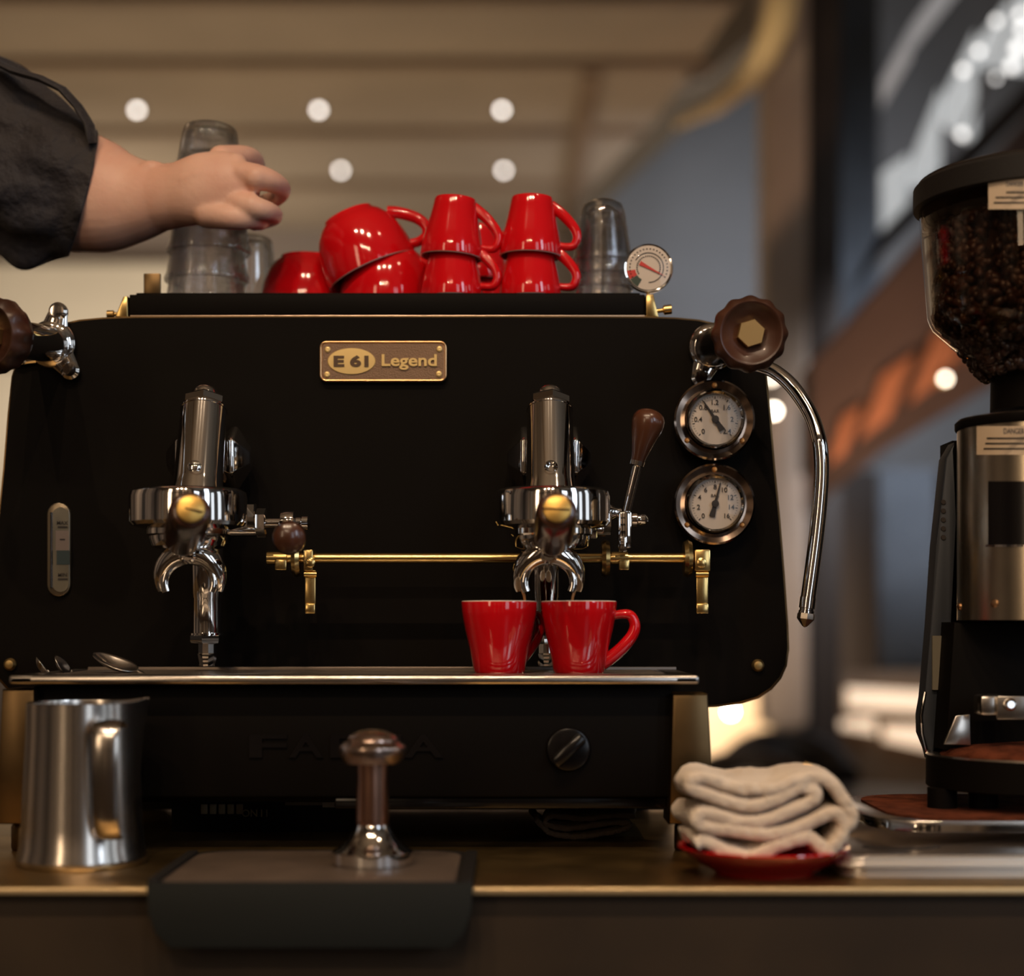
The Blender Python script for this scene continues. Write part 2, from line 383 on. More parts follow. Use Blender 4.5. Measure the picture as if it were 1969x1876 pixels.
# small lights seen out of focus at the right of the machine
for (a, b, r, e, lb) in ((1405, 1368, .020, 60, 'very bright round lamp seen just under the right corner of the machine'),
                   (1488, 790, .022, 22, 'cream round wall lamp beside the steam wand'),
                   (1484, 725, .022, 9, 'dim round wall lamp behind the steam wand, above the cream one'),
                   (1818, 728, .016, 12, 'small round lamp on the staircase beside the grinder hopper')):
    d = 6.5 if a > 1800 else 7.3
    t = thing('wall_lamp', W(a, b, d), lb, 'lamp', 'small round lamps')
    obj('bulb', G().ball(W(a, b, d), r*.75, 16, 10), mat('bulb_glow', (1, 1, 1), .3, emit=(1, .86, .68), estr=e), t)
    obj('holder', G().lathe([(.018, 0), (.018, .03)], W(a, b, d)+Vector((0, r*.7, 0)), (0, 1, 0), 14), MT['brassdull'], t)
# warm lit panels low on the right, dark table and chairs, candle
mwarm = mat('lit_panel', (.9, .7, .5), .5, emit=(1, .70, .46), estr=.78)
bb = thing('backlit_shelf', W(1700, 1450, 8), 'warm backlit panels glowing low between the machine and the grinder', 'light panel')
for pp in ([(1630, 1322), (1800, 1332), (1800, 1372), (1630, 1362)], [(1612, 1386), (1682, 1380), (1686, 1412), (1616, 1400)], [(1702, 1396), (1800, 1398), (1800, 1445), (1702, 1424)]):
    poly(pp, 8.0, .05, mwarm, 'glow_panel', .01, bb)
poly([(1560, 1290), (2000, 1290), (2000, 1560), (1560, 1560)], 8.1, .08, mat('shelf_brown', (.10, .055, .022), .6), 'back_board', .01, bb)
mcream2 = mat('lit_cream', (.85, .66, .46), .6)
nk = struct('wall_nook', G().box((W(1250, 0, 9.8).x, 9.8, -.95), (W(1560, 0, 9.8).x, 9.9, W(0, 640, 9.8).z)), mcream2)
tb = thing('table', W(1600, 1700, 5.2), 'dark round table out of focus beyond the counter', 'table')
obj('table_top', G().lathe([(0, 0), (.62, 0), (.64, .015), (.62, .03), (0, .03)], W(1620, 1560, 5.4), (0, 0, 1), 36), mat('table_dark', (.05, .03, .018), .35), tb)
obj('pedestal', G().lathe([(.05, -.55), (.04, 0)], W(1620, 1560, 5.4), (0, 0, 1), 16), mdark, tb)
def chair(px, py, d, wpx, lb):
    c = W(px, py, d); r = M(wpx, d)
    t = thing('armchair', (c.x, d, -.95), lb, 'chair', 'dark armchairs beyond the counter')
    g = G(); n = 18; A = []
    pts = [Vector((c.x+r*math.cos(PI-PI*i/n), d, c.z-r*.35+r*.55*math.sin(PI*i/n))) for i in range(n+1)]
    g.tube([Vector((p.x, d+.16*abs(math.sin(PI*i/n)), p.z)) for i, p in enumerate(pts)], .07, 10)
    g.box((c.x-r*.9, d+.02, c.z-r*1.2), (c.x+r*.9, d+.22, c.z-r*.1), .05)
    obj('backrest', g, mat('chair_leather', (.02, .014, .010), .5), t)
    obj('seat', G().box((c.x-r*.9, d-.35, c.z-r*1.5), (c.x+r*.9, d+.2, c.z-r*1.15), .04), mdark, t)
    for sx in (-1, 1):
        for sy in (-.3, .12):
            obj('leg', G().tube([(c.x+sx*r*.8, d+sy, c.z-r*1.45), (c.x+sx*r*.85, d+sy, -.95)], .02, 8), mdark, t)
chair(1515, 1462, 6.3, 105, 'dark round backed armchair in the gap beside the machine')
chair(1450, 1520, 4.6, 110, 'lower dark armchair nearer the counter, partly behind the towel')
mcandle = mat('candle_flame', (1, .6, .2), .5, emit=(1, .52, .12), estr=7)
cd = thing('candle', W(1552, 1540, 4.3), 'lit candle glowing orange behind the folded towel', 'candle')
obj('flame', G().lathe([(0, -.045), (.016, -.03), (.019, -.012), (.010, .012), (0, .03)], W(1550, 1500, 4.3), (0, 0, 1), 14), mcandle, cd)
obj('glass_cup', G().shell([(.030, -.10), (.036, -.02)], o=W(1550, 1500, 4.3), seg=20), mat('amber_glass', (.9, .35, .08), .2, trans=.6), cd)
light('POINT', W(1550, 1485, 4.25), .8, (1, .5, .15), .02)
light('AREA', (1.1, 8.8, .2), 40, (1, .78, .55), .8, (1.35, 9.8, -.1), sy=1.2)
light('SPOT', W(1500, 1000, 6.6)+Vector((-.2, -.2, -.55)), 20, (1, .76, .56), .1, W(1505, 1150, 7.5), 100, 1)  # unseen spot added to brighten the middle of the pillar
light('AREA', (1.9, 9.6, 2.0), 38, (.86, .89, 1), 1.0, (1.35, 11.5, 2.2), sy=1.2)  # unseen cool fill added for the blue grey bulkhead
light('SPOT', (.55, 6.3, 2.0), 26, (1, .80, .52), .1, W(1495, 60, 7.1), 24, 1)
light('SPOT', (1.35, 5.2, .1), 120, (1, .62, .40), .1, W(1720, 740, 6.6), 46, 1)  # unseen orange spot added to brighten the stairs
light('AREA', (1.9, 7.2, 1.2), 22, (.86, .9, 1), .6, (1.85, 8.3, .5), sy=1.6)  # unseen cool fill added for the curtains
# room behind the camera (panels, posts, shelves and windows added for chrome to reflect)
wf = struct('wall_front', G().box((-4, -3.6, -.95), (4.5, -3.5, 3.2)), mat('service_wall', (.42, .33, .26), .7, var=.25, vscale=1))
rw = random.Random(3); x = -3.9
while x < 1.5:
    w_ = rw.uniform(.12, .5); tone = rw.choice((.05, .12, .3, .55, .75))
    struct('wall_panel', G().box((x, -3.49, -.9), (x+w_*.8, -3.46, 2.9)), mat('panel_tone', (tone, tone*.78, tone*.58), .6), wf); x += w_
wl_ = struct('wall_left', G().box((-4.7, -3.5, -.95), (-4.6, 6.5, 2.97)), mat('side_wall', (.40, .32, .26), .7, var=.3, vscale=.7))
wr_ = struct('wall_side', G().box((4.6, -3.5, -.95), (4.7, 5.3, 2.97)), mat('side_wall', (.30, .28, .27), .7, var=.3, vscale=.7))
for k in range(7):
    y = -3.2+k*1.3; tone = (.7, .1, .5, .05, .6, .15, .4)[k]
    struct('wall_panel', G().box((-4.59, y, -.9), (-4.55, y+.7, 2.9)), mat('panel_tone', (tone, tone*.8, tone*.62), .6), wl_)
for k in range(3):
    struct('pane', G().box((4.54, -1.8+k*1.5, .0), (4.59, -1.2+k*1.5, 2.2)), mat('reflection_pane', (.8, .85, .9), .3, emit=(.8, .9, 1), estr=1.2), wr_)
light('AREA', (-2.4, 2.2, 2.3), 30, (1, .80, .60), .8, (-4.6, 1.5, .8), sy=3)  # unseen fill added so the side wall shows in the chrome
for x in (-2.9, -1.9, -.75, .55, 1.3, 3.3):
    struct('reflection_post', G().box((x-.07, -3.42, -.95), (x+.07, -3.3, 2.97)), mdark, wf)
for z in (.35, 1.15, 1.9):
    struct('reflection_shelf', G().box((-2.9, -3.45, z), (.55, -3.2, z+.05)), mdark, wf)
mreflpane = mat('reflection_pane', (.8, .85, .9), .3, emit=(.78, .88, 1), estr=2.2)
wn = struct('reflection_window_1', G().box((1.65, -3.46, -.2), (1.70, -3.38, 2.6)).box((2.75, -3.46, -.2), (2.80, -3.38, 2.6)).box((1.65, -3.46, 2.55), (2.80, -3.38, 2.6)), mdark)
for k in range(3):
    struct('pane', G().box((1.71+k*.36, -3.44, -.15), (2.03+k*.36, -3.42, 2.54)), mreflpane, wn)
light('AREA', (-.5, -1.6, 2.2), 26, (1, .80, .60), 1.6, (-.4, -3.5, .6), sy=.5)  # unseen fill added to light the wall behind the camera
light('AREA', (-.3, .2, 1.6), 14, (1, .80, .60), 2.2, (-.3, .5, 3), sy=1.6)  # unseen uplight added for the ceiling over the bar
# three lamps in a row above the bar, with their lenses, as the glints on the cups show
for i in range(3):
    x = -.95+.62*i
    obj('lamp_housing', G().shell([(.035, -.01), (.04, .03), (.03, .10), (.006, .12)], o=(x, -.45, 2.64), seg=20), MT['black'], ceiling)
    obj('lamp_stem', G().tube([(x, -.45, 2.74), (x, -.45, CEIL-.001)], .006, 8), MT['black'], ceiling)
# ------------------------------------------------------------------ counter
ct = thing('bar_counter', (0, 1.19, -.95), 'brass topped dark bar counter under the espresso machine', 'counter')
obj('worktop', G().box((-1.2, 1.187, -.004), (1.4, 1.78, 0), .0016), MT['counter'], ct)
obj('front_edge', G().box((-1.2, 1.184, -.0058), (1.4, 1.1868, -.0004), .0013, 3), mat('edge_brass', (.72, .54, .30), .3, .7), ct)
obj('front_panel', G().box((-1.2, 1.195, -.95), (1.4, 1.215, -.0045)), MT['counterfront'], ct)
obj('carcass', G().box((-1.2, 1.216, -.95), (1.4, 1.77, -.0045)), MT['black'], ct)

# ------------------------------------------------------------------ espresso machine
DP = 1.55
em = thing('espresso_machine', (W(748, 0, DP).x, 1.6, 0), 'black and brass two group espresso machine standing on the bar counter', 'espresso machine')
half = [(748, 606), (1000, 606), (1240, 607), (1300, 609), (1345, 613), (1385, 622), (1420, 636), (1448, 658), (1466, 688), (1477, 722), (1484, 800), (1492, 900), (1502, 1000), (1510, 1100), (1517, 1200), (1519, 1250), (1515, 1280), (1504, 1305), (1486, 1326), (1460, 1343), (1425, 1354), (1385, 1359), (1340, 1361)]
outl = half + [(1496-x, y) for x, y in reversed(half[1:])]
P2 = [(W(x, y, DP).x, W(x, y, DP).z) for x, y in outl]
cx = sum(p[0] for p in P2)/len(P2); cz = .30
def inset(P, k): return [(cx+(x-cx)*(1-k/.36), cz+(z-cz)*(1-k/.2)) for x, z in P]
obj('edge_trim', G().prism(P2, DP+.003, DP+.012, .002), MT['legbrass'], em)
obj('front_plate', G().prism(inset(P2, .0022), DP, DP+.004, .001), MT['black'], em)
obj('rear_body', G().prism(inset(P2, .006), DP+.012, DP+.36), MT['black'], em)
# cup rail
x0, x1 = W(250, 0, 1.565).x, W(1240, 0, 1.565).x
obj('cup_rail', G().box((x0, 1.562, W(0, 607, 1.562).z), (x1, 1.572, W(0, 566, 1.562).z), .001), MT['black'], em)
obj('rail_highlight', G().box((x0+.001, 1.5605, W(0, 608.5, 1.56).z), (x1, 1.5625, W(0, 605.5, 1.56).z), .0005), mat('rail_glint', (.6, .45, .33), .3, .8), em)  # pale strip painting the highlight along the foot of the rail
ZR = ZC+.3072
obj('cup_rack', G().box((x0+.004, 1.5725, ZR-.004), (x1-.004, 1.87, ZR), .0005), MT['black'], em)
for (a, b) in (((236, 246), 0), ((1242, 1256), 1)):
    (l, r), k = (a, b)
    pp = [(l-14, 610), (l+2, 571), (r, 570), (r+1, 610)] if k == 0 else [(l, 610), (l, 568), (r, 566), (r+10, 610)]
    obj('rail_bracket', G().prism([(W(x, y, 1.56).x, W(x, y, 1.56).z) for x, y in pp], 1.558, 1.6, .0008), MT['brass'], em)
obj('thumb_screw', G().lathe([(.0035, 0), (.0035, .006), (.002, .007), (.002, .012)], W(206, 604, 1.57), (1, 0, 0), 14), MT['brassdull'], em)
obj('thumb_screw', G().lathe([(.002, 0), (.002, .006), (.0045, .007), (.0045, .014)], W(1262, 598, 1.57), (1, 0, .12), 14), MT['brass'], em)
obj('rail_post', G().box(W(276, 568, 1.60), W(310, 527, 1.604), .0008), MT['legbrass'], em)
# name plate
dpl = 1.546
def rr2(x0, y0, x1, y1, r, d, n=5):
    P = []
    for (cx_, cy_, a0) in ((x1-r, y0+r, 0), (x0+r, y0+r, PI/2), (x0+r, y1-r, PI), (x1-r, y1-r, 3*PI/2)):
        for i in range(n+1): a = a0+PI/2*i/n; q = W(cx_+r*math.cos(a), cy_-r*math.sin(a), d); P.append((q.x, q.z))
    return P
npl = obj('nameplate', G().prism(rr2(615, 656, 859, 734, 13, dpl), dpl-.0010, DP, .0006), MT['plateedge'], em)
obj('plate_field', G().prism(rr2(620, 661, 854, 729, 9, dpl), dpl-.0013, dpl), MT['plate'], npl)
g = G()
rp = rr2(617, 658, 857, 732, 11, dpl); g.tube([Vector((x, dpl-.0014, z)) for x, z in rp]+[Vector((rp[0][0], dpl-.0014, rp[0][1]))], .0010, 8, cap=False, up=(0, 1, 0))
obj('plate_rim', g, MT['plateedge'], npl)
c = W(676, 694.5, dpl-.0014); dpl -= .0011
obj('oval_badge', G().lathe([(M(46.5, dpl), 0), (M(45, dpl), .0009), (0, .0013)], c, (0, -1, 0), 40, squash=(1, .55)), MT['plategold'], npl)
text('badge_lettering', 'E 61', W(675, 694, dpl-.0018), M(22, dpl), mat('recessed_bronze', (.10, .06, .035), .5, .5), npl, .0006, .045, width=M(67, dpl))
t = text('raised_lettering', 'Legend', W(787, 696, dpl-.001), M(30, dpl), MT['plategold'], npl, .0014, .022, width=M(106, dpl))
for (a, b) in ((630, 672), (845, 671), (629, 720), (844, 719)):
    obj('plate_screw', G().lathe([(M(6, dpl), 0), (M(5, dpl), .0010), (M(2.5, dpl), .0014), (0, .0010)], W(a, b, dpl-.0003), (0, -1, 0), 14), MT['plategold'], npl)
# sight glass
def stadium(x0, y0, x1, y1, d, n=8):
    r = (x1-x0)/2; cxp = (x0+x1)/2; P = []
    for i in range(n+1): a = PI*i/n; P.append((cxp+r*math.cos(a), y0+r-r*math.sin(a)))
    for i in range(n+1): a = PI+PI*i/n; P.append((cxp+r*math.cos(a), y1-r-r*math.sin(a)))
    return [(W(x, y, d).x, W(x, y, d).z) for x, y in P]
sg = obj('sight_glass', G().prism(stadium(91, 966, 136, 1147, 1.548), 1.546, DP, .0015), mat('sight_frame', (.20, .16, .11), .3, .8), em)
obj('level_scale', G().prism(stadium(101, 975, 132, 1138, 1.5455), 1.5452, 1.547), mat('level_paper', (.13, .11, .075), .35, coat=.5), sg)
obj('level_tube', G().tube([W(99, 985, 1.5455), W(99, 1130, 1.5455)], .0014, 10), MT['chrome'], sg)
obj('level_card', G().box(W(107, 1058, 1.5448), W(133, 1020, 1.5452)), mat('level_pink', (.22, .16, .13), .5), sg)
obj('level_water', G().box(W(109, 1085, 1.5446), W(134, 1058, 1.5452)), mat('level_teal', (.012, .035, .04), .4), sg)
g = G()
for yy in (1013, 1037, 1113): g.box(W(111 if yy != 1037 else 115, yy+1.5, 1.5444), W(130 if yy != 1037 else 125, yy-1.5, 1.5448))
obj('level_marking', g, MT['ink'], sg)
text('level_lettering', 'MAX', W(120, 1005, 1.5446), M(7, DP), MT['ink'], sg, .0002, .01)
text('level_lettering', 'MIN', W(120, 1105, 1.5446), M(7, DP), MT['ink'], sg, .0002, .01)
# gauges
def _dome(r, h, c):
    g = G(); A = [g._v((c.x+r*math.cos(2*PI*k/40), c.y, c.z+r*math.sin(2*PI*k/40))) for k in range(40)]
    B = [g._v((c.x+r*.6*math.cos(2*PI*k/40), c.y-h*.7, c.z+r*.6*math.sin(2*PI*k/40))) for k in range(40)]; t = g._v((c.x, c.y-h, c.z))
    for k in range(40): g.bm.faces.new((A[k], A[(k+1) % 40], B[(k+1) % 40], B[k])); g.bm.faces.new((B[k], B[(k+1) % 40], t))
    return g
def gauge(py, labels, needle, tail, lb, sub=None):
    d = 1.53; c = W(1374, py, d); R = M(79, d)
    gz = obj('pressure_gauge', G().lathe([(R*.97, -.018), (R, -.004), (R*.985, 0), (R*.94, .0012), (R*.73, -.0005), (R*.70, -.003), (0, -.003)], c, (0, -1, 0), 56), mat('bezel_chrome', (.34, .26, .21), .12, 1), em, label=lb)
    obj('gauge_ring', G().shell([(R*.71, -.003), (R*.71, .008), (R*.67, .010), (R*.62, .008), (R*.61, .0035)], o=c, axis=(0, -1, 0), seg=48), MT['chrome'], gz)
    obj('dial_face', G().lathe([(R*.63, 0), (0, 0)], c+Vector((0, -.0036, 0)), (0, -1, 0), 40), MT['paper'], gz)
    y = c.y-.0042
    def at(a, r): return Vector((c.x+R*r*math.sin(a), y, c.z+R*r*math.cos(a)))
    g = G()
    for i in range(41):
        a = math.radians(-135+270*i/40); r1 = .56; r0 = .50 if i % 5 == 0 else .53
        p0, p1 = at(a, r0), at(a, r1); u = Vector((math.cos(a), 0, -math.sin(a)))*R*(.010 if i % 5 == 0 else .005)
        g.bm.faces.new([g._v(q) for q in (p0-u, p1-u, p1+u, p0+u)])
    obj('scale_marking', g, MT['ink'], gz)
    for s, ang in labels:
        text('dial_numeral', s, at(math.radians(ang), .41), M(9.5, d), MT['ink'], gz, .0002, .01)
    if sub: text('dial_numeral', sub, at(PI*0, .2)+Vector((0, 0, 0)), M(6, d), MT['ink'], gz, .0002)
    a = math.radians(needle); u = Vector((math.cos(a), 0, -math.sin(a)))*R; v = Vector((math.sin(a), 0, math.cos(a)))*R
    q = Vector((c.x, y-.0012, c.z))
    g = G(); g.prism([((q-u*.035+v*.05).x, (q-u*.035+v*.05).z), ((q-u*.012+v*.52).x, (q-u*.012+v*.52).z), ((q+u*.012+v*.52).x, (q+u*.012+v*.52).z), ((q+u*.035+v*.05).x, (q+u*.035+v*.05).z),
                      ((q+u*.075-v*.32).x, (q+u*.075-v*.32).z), ((q-u*.075-v*.32).x, (q-u*.075-v*.32).z)], q.y, q.y+.0006)
    g.lathe([(R*.09, 0), (R*.09, .0012), (0, .0016)], q+Vector((0, .0002, 0)), (0, -1, 0), 16)
    obj('needle', g, MT['ink'], gz)
    obj('gauge_glass', _dome(R*.62, .0022, c+Vector((0, -.0075, 0))), MT['lens'], gz)
    for ang in (0, 127, 233):
        a = math.radians(ang)
        obj('gauge_screw', G().lathe([(M(5.5, d), -.001), (M(5.5, d), .0010), (M(3.5, d), .0022), (0, .0024)], Vector((c.x+R*.84*math.sin(a), c.y, c.z+R*.84*math.cos(a))), (0, -1, 0), 12), mat('screw_copper', (.75, .36, .12), .3, .9), gz)
gauge(807, [('0', -135), ('0.4', -90), ('0.8', -45), ('1.2', 0), ('1.6', 45), ('2', 90), ('2.4', 135)], -33, 0, 'upper round pressure gauge', 'BAR')
gauge(969, [('0', -135), ('2', -101), ('4', -67.5), ('6', -34), ('8', 0), ('10', 34), ('12', 67.5), ('14', 101), ('16', 135)], 14, 0, 'lower round pressure gauge', 'BAR')
# brass corner screws on the front plate
for (a, b) in ((1457, 1279), (20, 1277)):
    obj('body_screw', G().lathe([(M(12, DP), -.002), (M(12, DP), .002), (M(8, DP), .0045), (0, .0055)], W(a, b, DP-.001), (0, -1, 0), 20), MT['brassdull'], em)

# ---- groups
def group(i):
    bx = (362, 1061)[i]; o = []
    c = W(bx, 0, 1.42).x
    gh = obj('group_head', G().lathe([(.030, -.006), (.0465, -.002), (.0488, .001), (.0490, .022), (.0480, .0262), (.0450, .0285), (.028, .0295)],
        (c, 1.42, W(0, 1000, 1.42-.049).z), (0, 0, 1), 56), MT['chrome'], em)
    obj('locking_ring', G().lathe([(.0325, -.0105), (.0345, -.009), (.0345, .0), (.030, .002)], (c, 1.42, W(0, 1003, 1.39).z), (0, 0, 1), 48), MT['chrome'], gh)
    # sloping bell column
    p0 = Vector((c+(0), 1.463, W(0, 940, 1.463).z)); p1 = Vector((c, 1.492, W(0, 787, 1.492).z))
    ax = (p1-p0); Lh = ax.length
    obj('brew_column', G().lathe([(.0245, -.016), (.0232, -.006), (.0222, .0), (.0213, .006), (.0200, Lh-.002), (.0205, Lh-.0015), (.0205, Lh), (.0185, Lh+.0005), (0, Lh+.0006)], p0, ax, 48), MT['chrome'], gh)
    obj('hex_nut', G().lathe([(.013, 0), (.0165, .0014), (.0185, .003), (.0185, .0085), (.0165, .0105), (.012, .0112)], p1+ax.normalized()*.001, ax, 6, a0=.12+PI/6).lathe([(.012, -.001), (.012, .002)], p1, ax, 20), MT['chrome'], gh, 25)
    obj('cap_bolt', G().lathe([(.008, 0), (.0120, .001), (.0120, .0045), (.010, .0075), (.0, .0085)], p1+ax.normalized()*.0115, ax, 24), MT['chrome'], gh)
    # side caps on a horizontal axle behind the column
    q = Vector((c, 1.52, W(0, 882, 1.52).z))
    for s in (-1, 1):
        gs = G().lathe([(.020, .010), (.0285, .0195), (.0295, .023), (.0285, .0255), (.010, .0375), (.0, .0376)], q, (s, 0, 0), 6, a0=PI/6)
        bmesh.ops.bevel(gs.bm, geom=gs.bm.edges[:], offset=.0009, segments=2, affect='EDGES', profile=.5, clamp_overlap=True)
        obj('side_cap', gs, MT['chrome'], gh, 50)
    obj('group_neck', G().lathe([(.026, -.004), (.022, .02), (.024, .032)], Vector((c, 1.52, q.z)), (0, 1, 0), 32), MT['chrome'], gh)
    s_ = p0.lerp(p1, .23) + Vector((0, -.0215, .001)) - Vector((0, 0, 0))
    o_ = (0, -1, .15)
    obj('column_screw', G().lathe([(M(13, 1.45), -.003), (M(13, 1.45), .001), (M(10, 1.45), .0022), (M(6, 1.45), .0026 if i == 0 else .0012), (0, .0030 if i == 0 else .0002)], s_, o_, 24), MT['chrome'], gh)
    # discharge pipe behind the spout
    dx = W((398, 1050)[i], 0, 1.50).x
    R = M(31, 1.50) if i == 0 else M(30, 1.5)
    g = G(); z = lambda y: W(0, y, 1.50).z
    g.lathe([(R*.9, z(1290)-z(1240)-z(1290)+z(1240)), (R*.9, 0)], (dx, 1.5, z(1150)), (0, 0, 1), 32) if False else None
    obj('drain_pipe', G().lathe([(R*.94, z(1222)), (R*.94, z(1150)), (R*.98, z(1148)), (R*.98, z(1143)), (R, z(1142)), (R, z(1046)), (R*1.28, z(1045)), (R*1.28, z(1041)), (R*.8, z(1040)), (R*.8, z(1020)), (0, z(1018))], (dx, 1.5, 0), (0, 0, 1), 36), MT['chrome'], em)
    obj('pipe_nut', G().lathe([(R*.8, z(1238)), (R*1.0, z(1236)), (R*1.05, z(1232)), (R*1.05, z(1222)), (R*1.0, z(1220))], (dx, 1.5, 0), (0, 0, 1), 6, a0=.4).lathe([(R*1.12, z(1221)), (R*1.12, z(1217)), (R*.9, z(1216))], (dx, 1.5, 0), (0, 0, 1), 32), MT['chrome'], em, 25)
    obj('pipe_nozzle', G().lathe([(R*.48, z(1280)), (R*.64, z(1256)), (R*.58, z(1255)), (R*.58, z(1236))], (dx, 1.5, 0), (0, 0, 1), 10), MT['chrome'], em, 20)
    # portafilter (lifts out of the group)
    ang = (0, 0)[i]
    pf = thing('portafilter', (c, 1.42, W(0, 1035, 1.40).z), ('portafilter with a walnut handle and empty double spout in the left brewing group', 'portafilter with a walnut handle pouring espresso into two red cups')[i], 'portafilter', 'portafilters')
    zt = W(0, 1018, 1.40).z
    obj('basket_holder', G().lathe([(.026, -.014), (.0305, -.012), (.0325, -.006), (.0325, .002), (.030, .003)], (c, 1.42, zt-.001), (0, 0, 1), 48), MT['chrome'], pf)
    hx = W((367, 1071)[i], 0, 1.295).x; hz = W(0, 979, 1.295).z
    a = Vector((c, 1.392, zt-.010)); b = Vector((hx, 1.295, hz)); ax2 = b-a; L2 = ax2.length
    obj('handle_collar', G().lathe([(.011, -.006), (.010, .003), (.012, .005), (.012, .0085)], a, ax2, 24), MT['chrome'], pf)
    hb = obj('handle', G().lathe([(.011, .006), (.0145, .009), (.0160, .020), (.0166, .050), (.0166, L2-.022), (.0160, L2-.009), (.0140, L2-.002), (.0105, L2), (0, L2)], a, ax2, 36), MT['wood'], pf)
    ca = b + ax2.normalized()*.0005
    g = G().lathe([(.0110, -.001), (.0108, .0014), (.0095, .0022), (0, .0025)], ca, ax2, 32)
    obj('brass_cap', g, mat('cap_brass', (.62, .38, .10), .38, .85), hb)
    g = G().box(ca+Vector((-.0118, -.0034, -.0006)), ca+Vector((.0100, -.0018, .0006)), rot=Matrix.Rotation((.2, .05)[i], 3, 'Y'))
    obj('cap_slot', g, MT['wood'], hb)
    # double spout: arched channel
    sx, szc = W((366, 1055)[i], 0, 1.415).x, W(0, 1118, 1.415).z
    Ro, n = M(55, 1.415), 26
    g = G(); pts = []; rad = []
    for k in range(n+1):
        t = -.10 + 1.20*k/n; a_ = PI*t
        pts.append(Vector((sx-Ro*1.03*math.cos(a_)*(1.0), 1.415-.004*math.sin(a_), szc+M(56, 1.415)*math.sin(a_))))
        e = math.sin(PI*clamp((t+.10)/1.2, 0, 1)); rad.append((.0030+.0080*e**.8, .0040+.0065*e))
    g.tube(pts, rad, 16)
    sp = obj('double_spout', g, MT['chrome'], pf)
    g = G(); pts2 = []; rad2 = []
    for k in range(n+1):
        a_ = PI*(-.13+1.26*k/n); pts2.append(Vector((sx-M(47, 1.415)*math.cos(a_), 1.4085, szc-.001+M(44, 1.415)*math.sin(a_)))); rad2.append((.0022, .0034))
    g.tube(pts2, rad2, 10); obj('spout_lip', g, MT['chrome'], sp)
    sc_ = Vector((sx, 1.4045, szc+M(50, 1.415)))
    obj('spout_screw', G().lathe([(M(17, 1.41), -.004), (M(17, 1.41), .0035), (M(13, 1.41), .005), (M(11, 1.41), .0042), (0, .0042)], sc_, (0, -1, 0), 24).box(sc_+Vector((-.0045, -.0056, -.0007)), sc_+Vector((.0045, -.0035, .0007)), rot=Matrix.Rotation(-.6, 3, 'Y')), MT['chrome'], sp)
    obj('spout_neck', G().lathe([(.011, 0), (.010, .016)], Vector((sx, 1.418, szc+M(60, 1.415))), (0, 0, 1), 24), MT['chrome'], pf)
    # fittings to the right of the group
    def X(px, py, d, prof, seg=24, a0=0, name='fitting', m='chrome', ang=35, par=em):
        return obj(name, G().lathe(prof, W(px, py, d), (1, 0, 0), seg, a0), MT[m], par, ang)
    bxp = (470, 1130)[i]
    vb = X(bxp-26, 1018, 1.47, [(.006, 0), (.006, M(60, 1.47))], 16, name='valve_body')
    if i == 0:
        X(474, 990, 1.465, [(.009, 0), (.0115, .001), (.0115, .0075), (.009, .0085)], 6, .2, 'valve_nut', ang=20, par=vb)
        X(492, 1005, 1.462, [(.010, 0), (.0125, .001), (.0125, .0085), (.010, .0095)], 6, .5, 'valve_nut', ang=20, par=vb)
        X(512, 1005, 1.462, [(.004, 0), (.004, .012), (.0095, .013), (.0105, .018), (.010, .024), (.005, .026), (.005, .030), (.006, .031), (.006, .036), (.003, .038)], 20, 0, 'valve_stem', par=vb)
        hb_ = obj('brew_lever', G().tube([W(545, 1008, 1.455), W(552, 1022, 1.43)], .0045, 12), MT['chrome'], em, label='lowered brew lever with a round walnut end')
        s0 = W(552, 1024, 1.432); s1 = W(557, 1036, 1.36); A = s1-s0; LL = A.length
        obj('lever_handle', G().lathe([(.006, 0), (.0075, .004), (.0115, LL*.55), (.0138, LL-.012), (.0125, LL-.005), (.008, LL-.0012), (0, LL)], s0, A, 32), MT['wood'], hb_)
    else:
        X(1128, 1018, 1.465, [(.007, 0), (.0085, .001), (.0085, .008), (.007, .009)], 6, .2, 'valve_nut', ang=20, par=vb)
        X(1158, 1000, 1.462, [(.009, 0), (.0125, .001), (.0125, .007), (.009, .008)], 6, .5, 'valve_nut', ang=20, par=vb)
        X(1168, 985, 1.46, [(.004, 0), (.008, .002), (.004, .008), (.004, .012), (.0055, .012)], 20, 0, 'valve_stem', par=vb)
        hb_ = obj('brew_lever', G().box(W(1187, 1055, 1.462), W(1215, 982, 1.452), .002), MT['chrome'], em, label='raised brew lever with a walnut handle')
        X(1213, 999, 1.457, [(.004, 0), (.0060, .001), (.0060, .005), (.0045, .006), (.0045, .008), (.0050, .0085), (.0048, .012), (.002, .0145), (0, .015)], 20, 0, 'acorn_nut', par=hb_)
        obj('lever_rod', G().tube([W(1201, 990, 1.457), W(1226, 886, 1.452)], .0032, 12).tube([W(1207, 985, 1.459), W(1231, 886, 1.455)], .0026, 10), MT['chrome'], hb_)
        s0 = W(1225, 892, 1.452); s1 = W(1253, 786, 1.447); A = s1-s0; LL = A.length
        obj('lever_ferrule', G().lathe([(.0045, -.002), (.0062, -.001), (.0064, .003)], s0, A, 24), MT['chrome'], hb_)
        obj('lever_handle', G().lathe([(.0058, .002), (.0068, .008), (.0092, LL*.35), (.0128, LL*.60), (.0141, LL*.74), (.0137, LL*.83), (.0118, LL*.91), (.0085, LL*.96), (.0045, LL*.99), (0, LL)], s0, A, 32), MT['wood'], hb_)
        obj('lever_link', G().box(W(1190, 1062, 1.456), W(1206, 1030, 1.450), .0015), MT['chrome'], hb_)
    return pf
pfs = [group(0), group(1)]
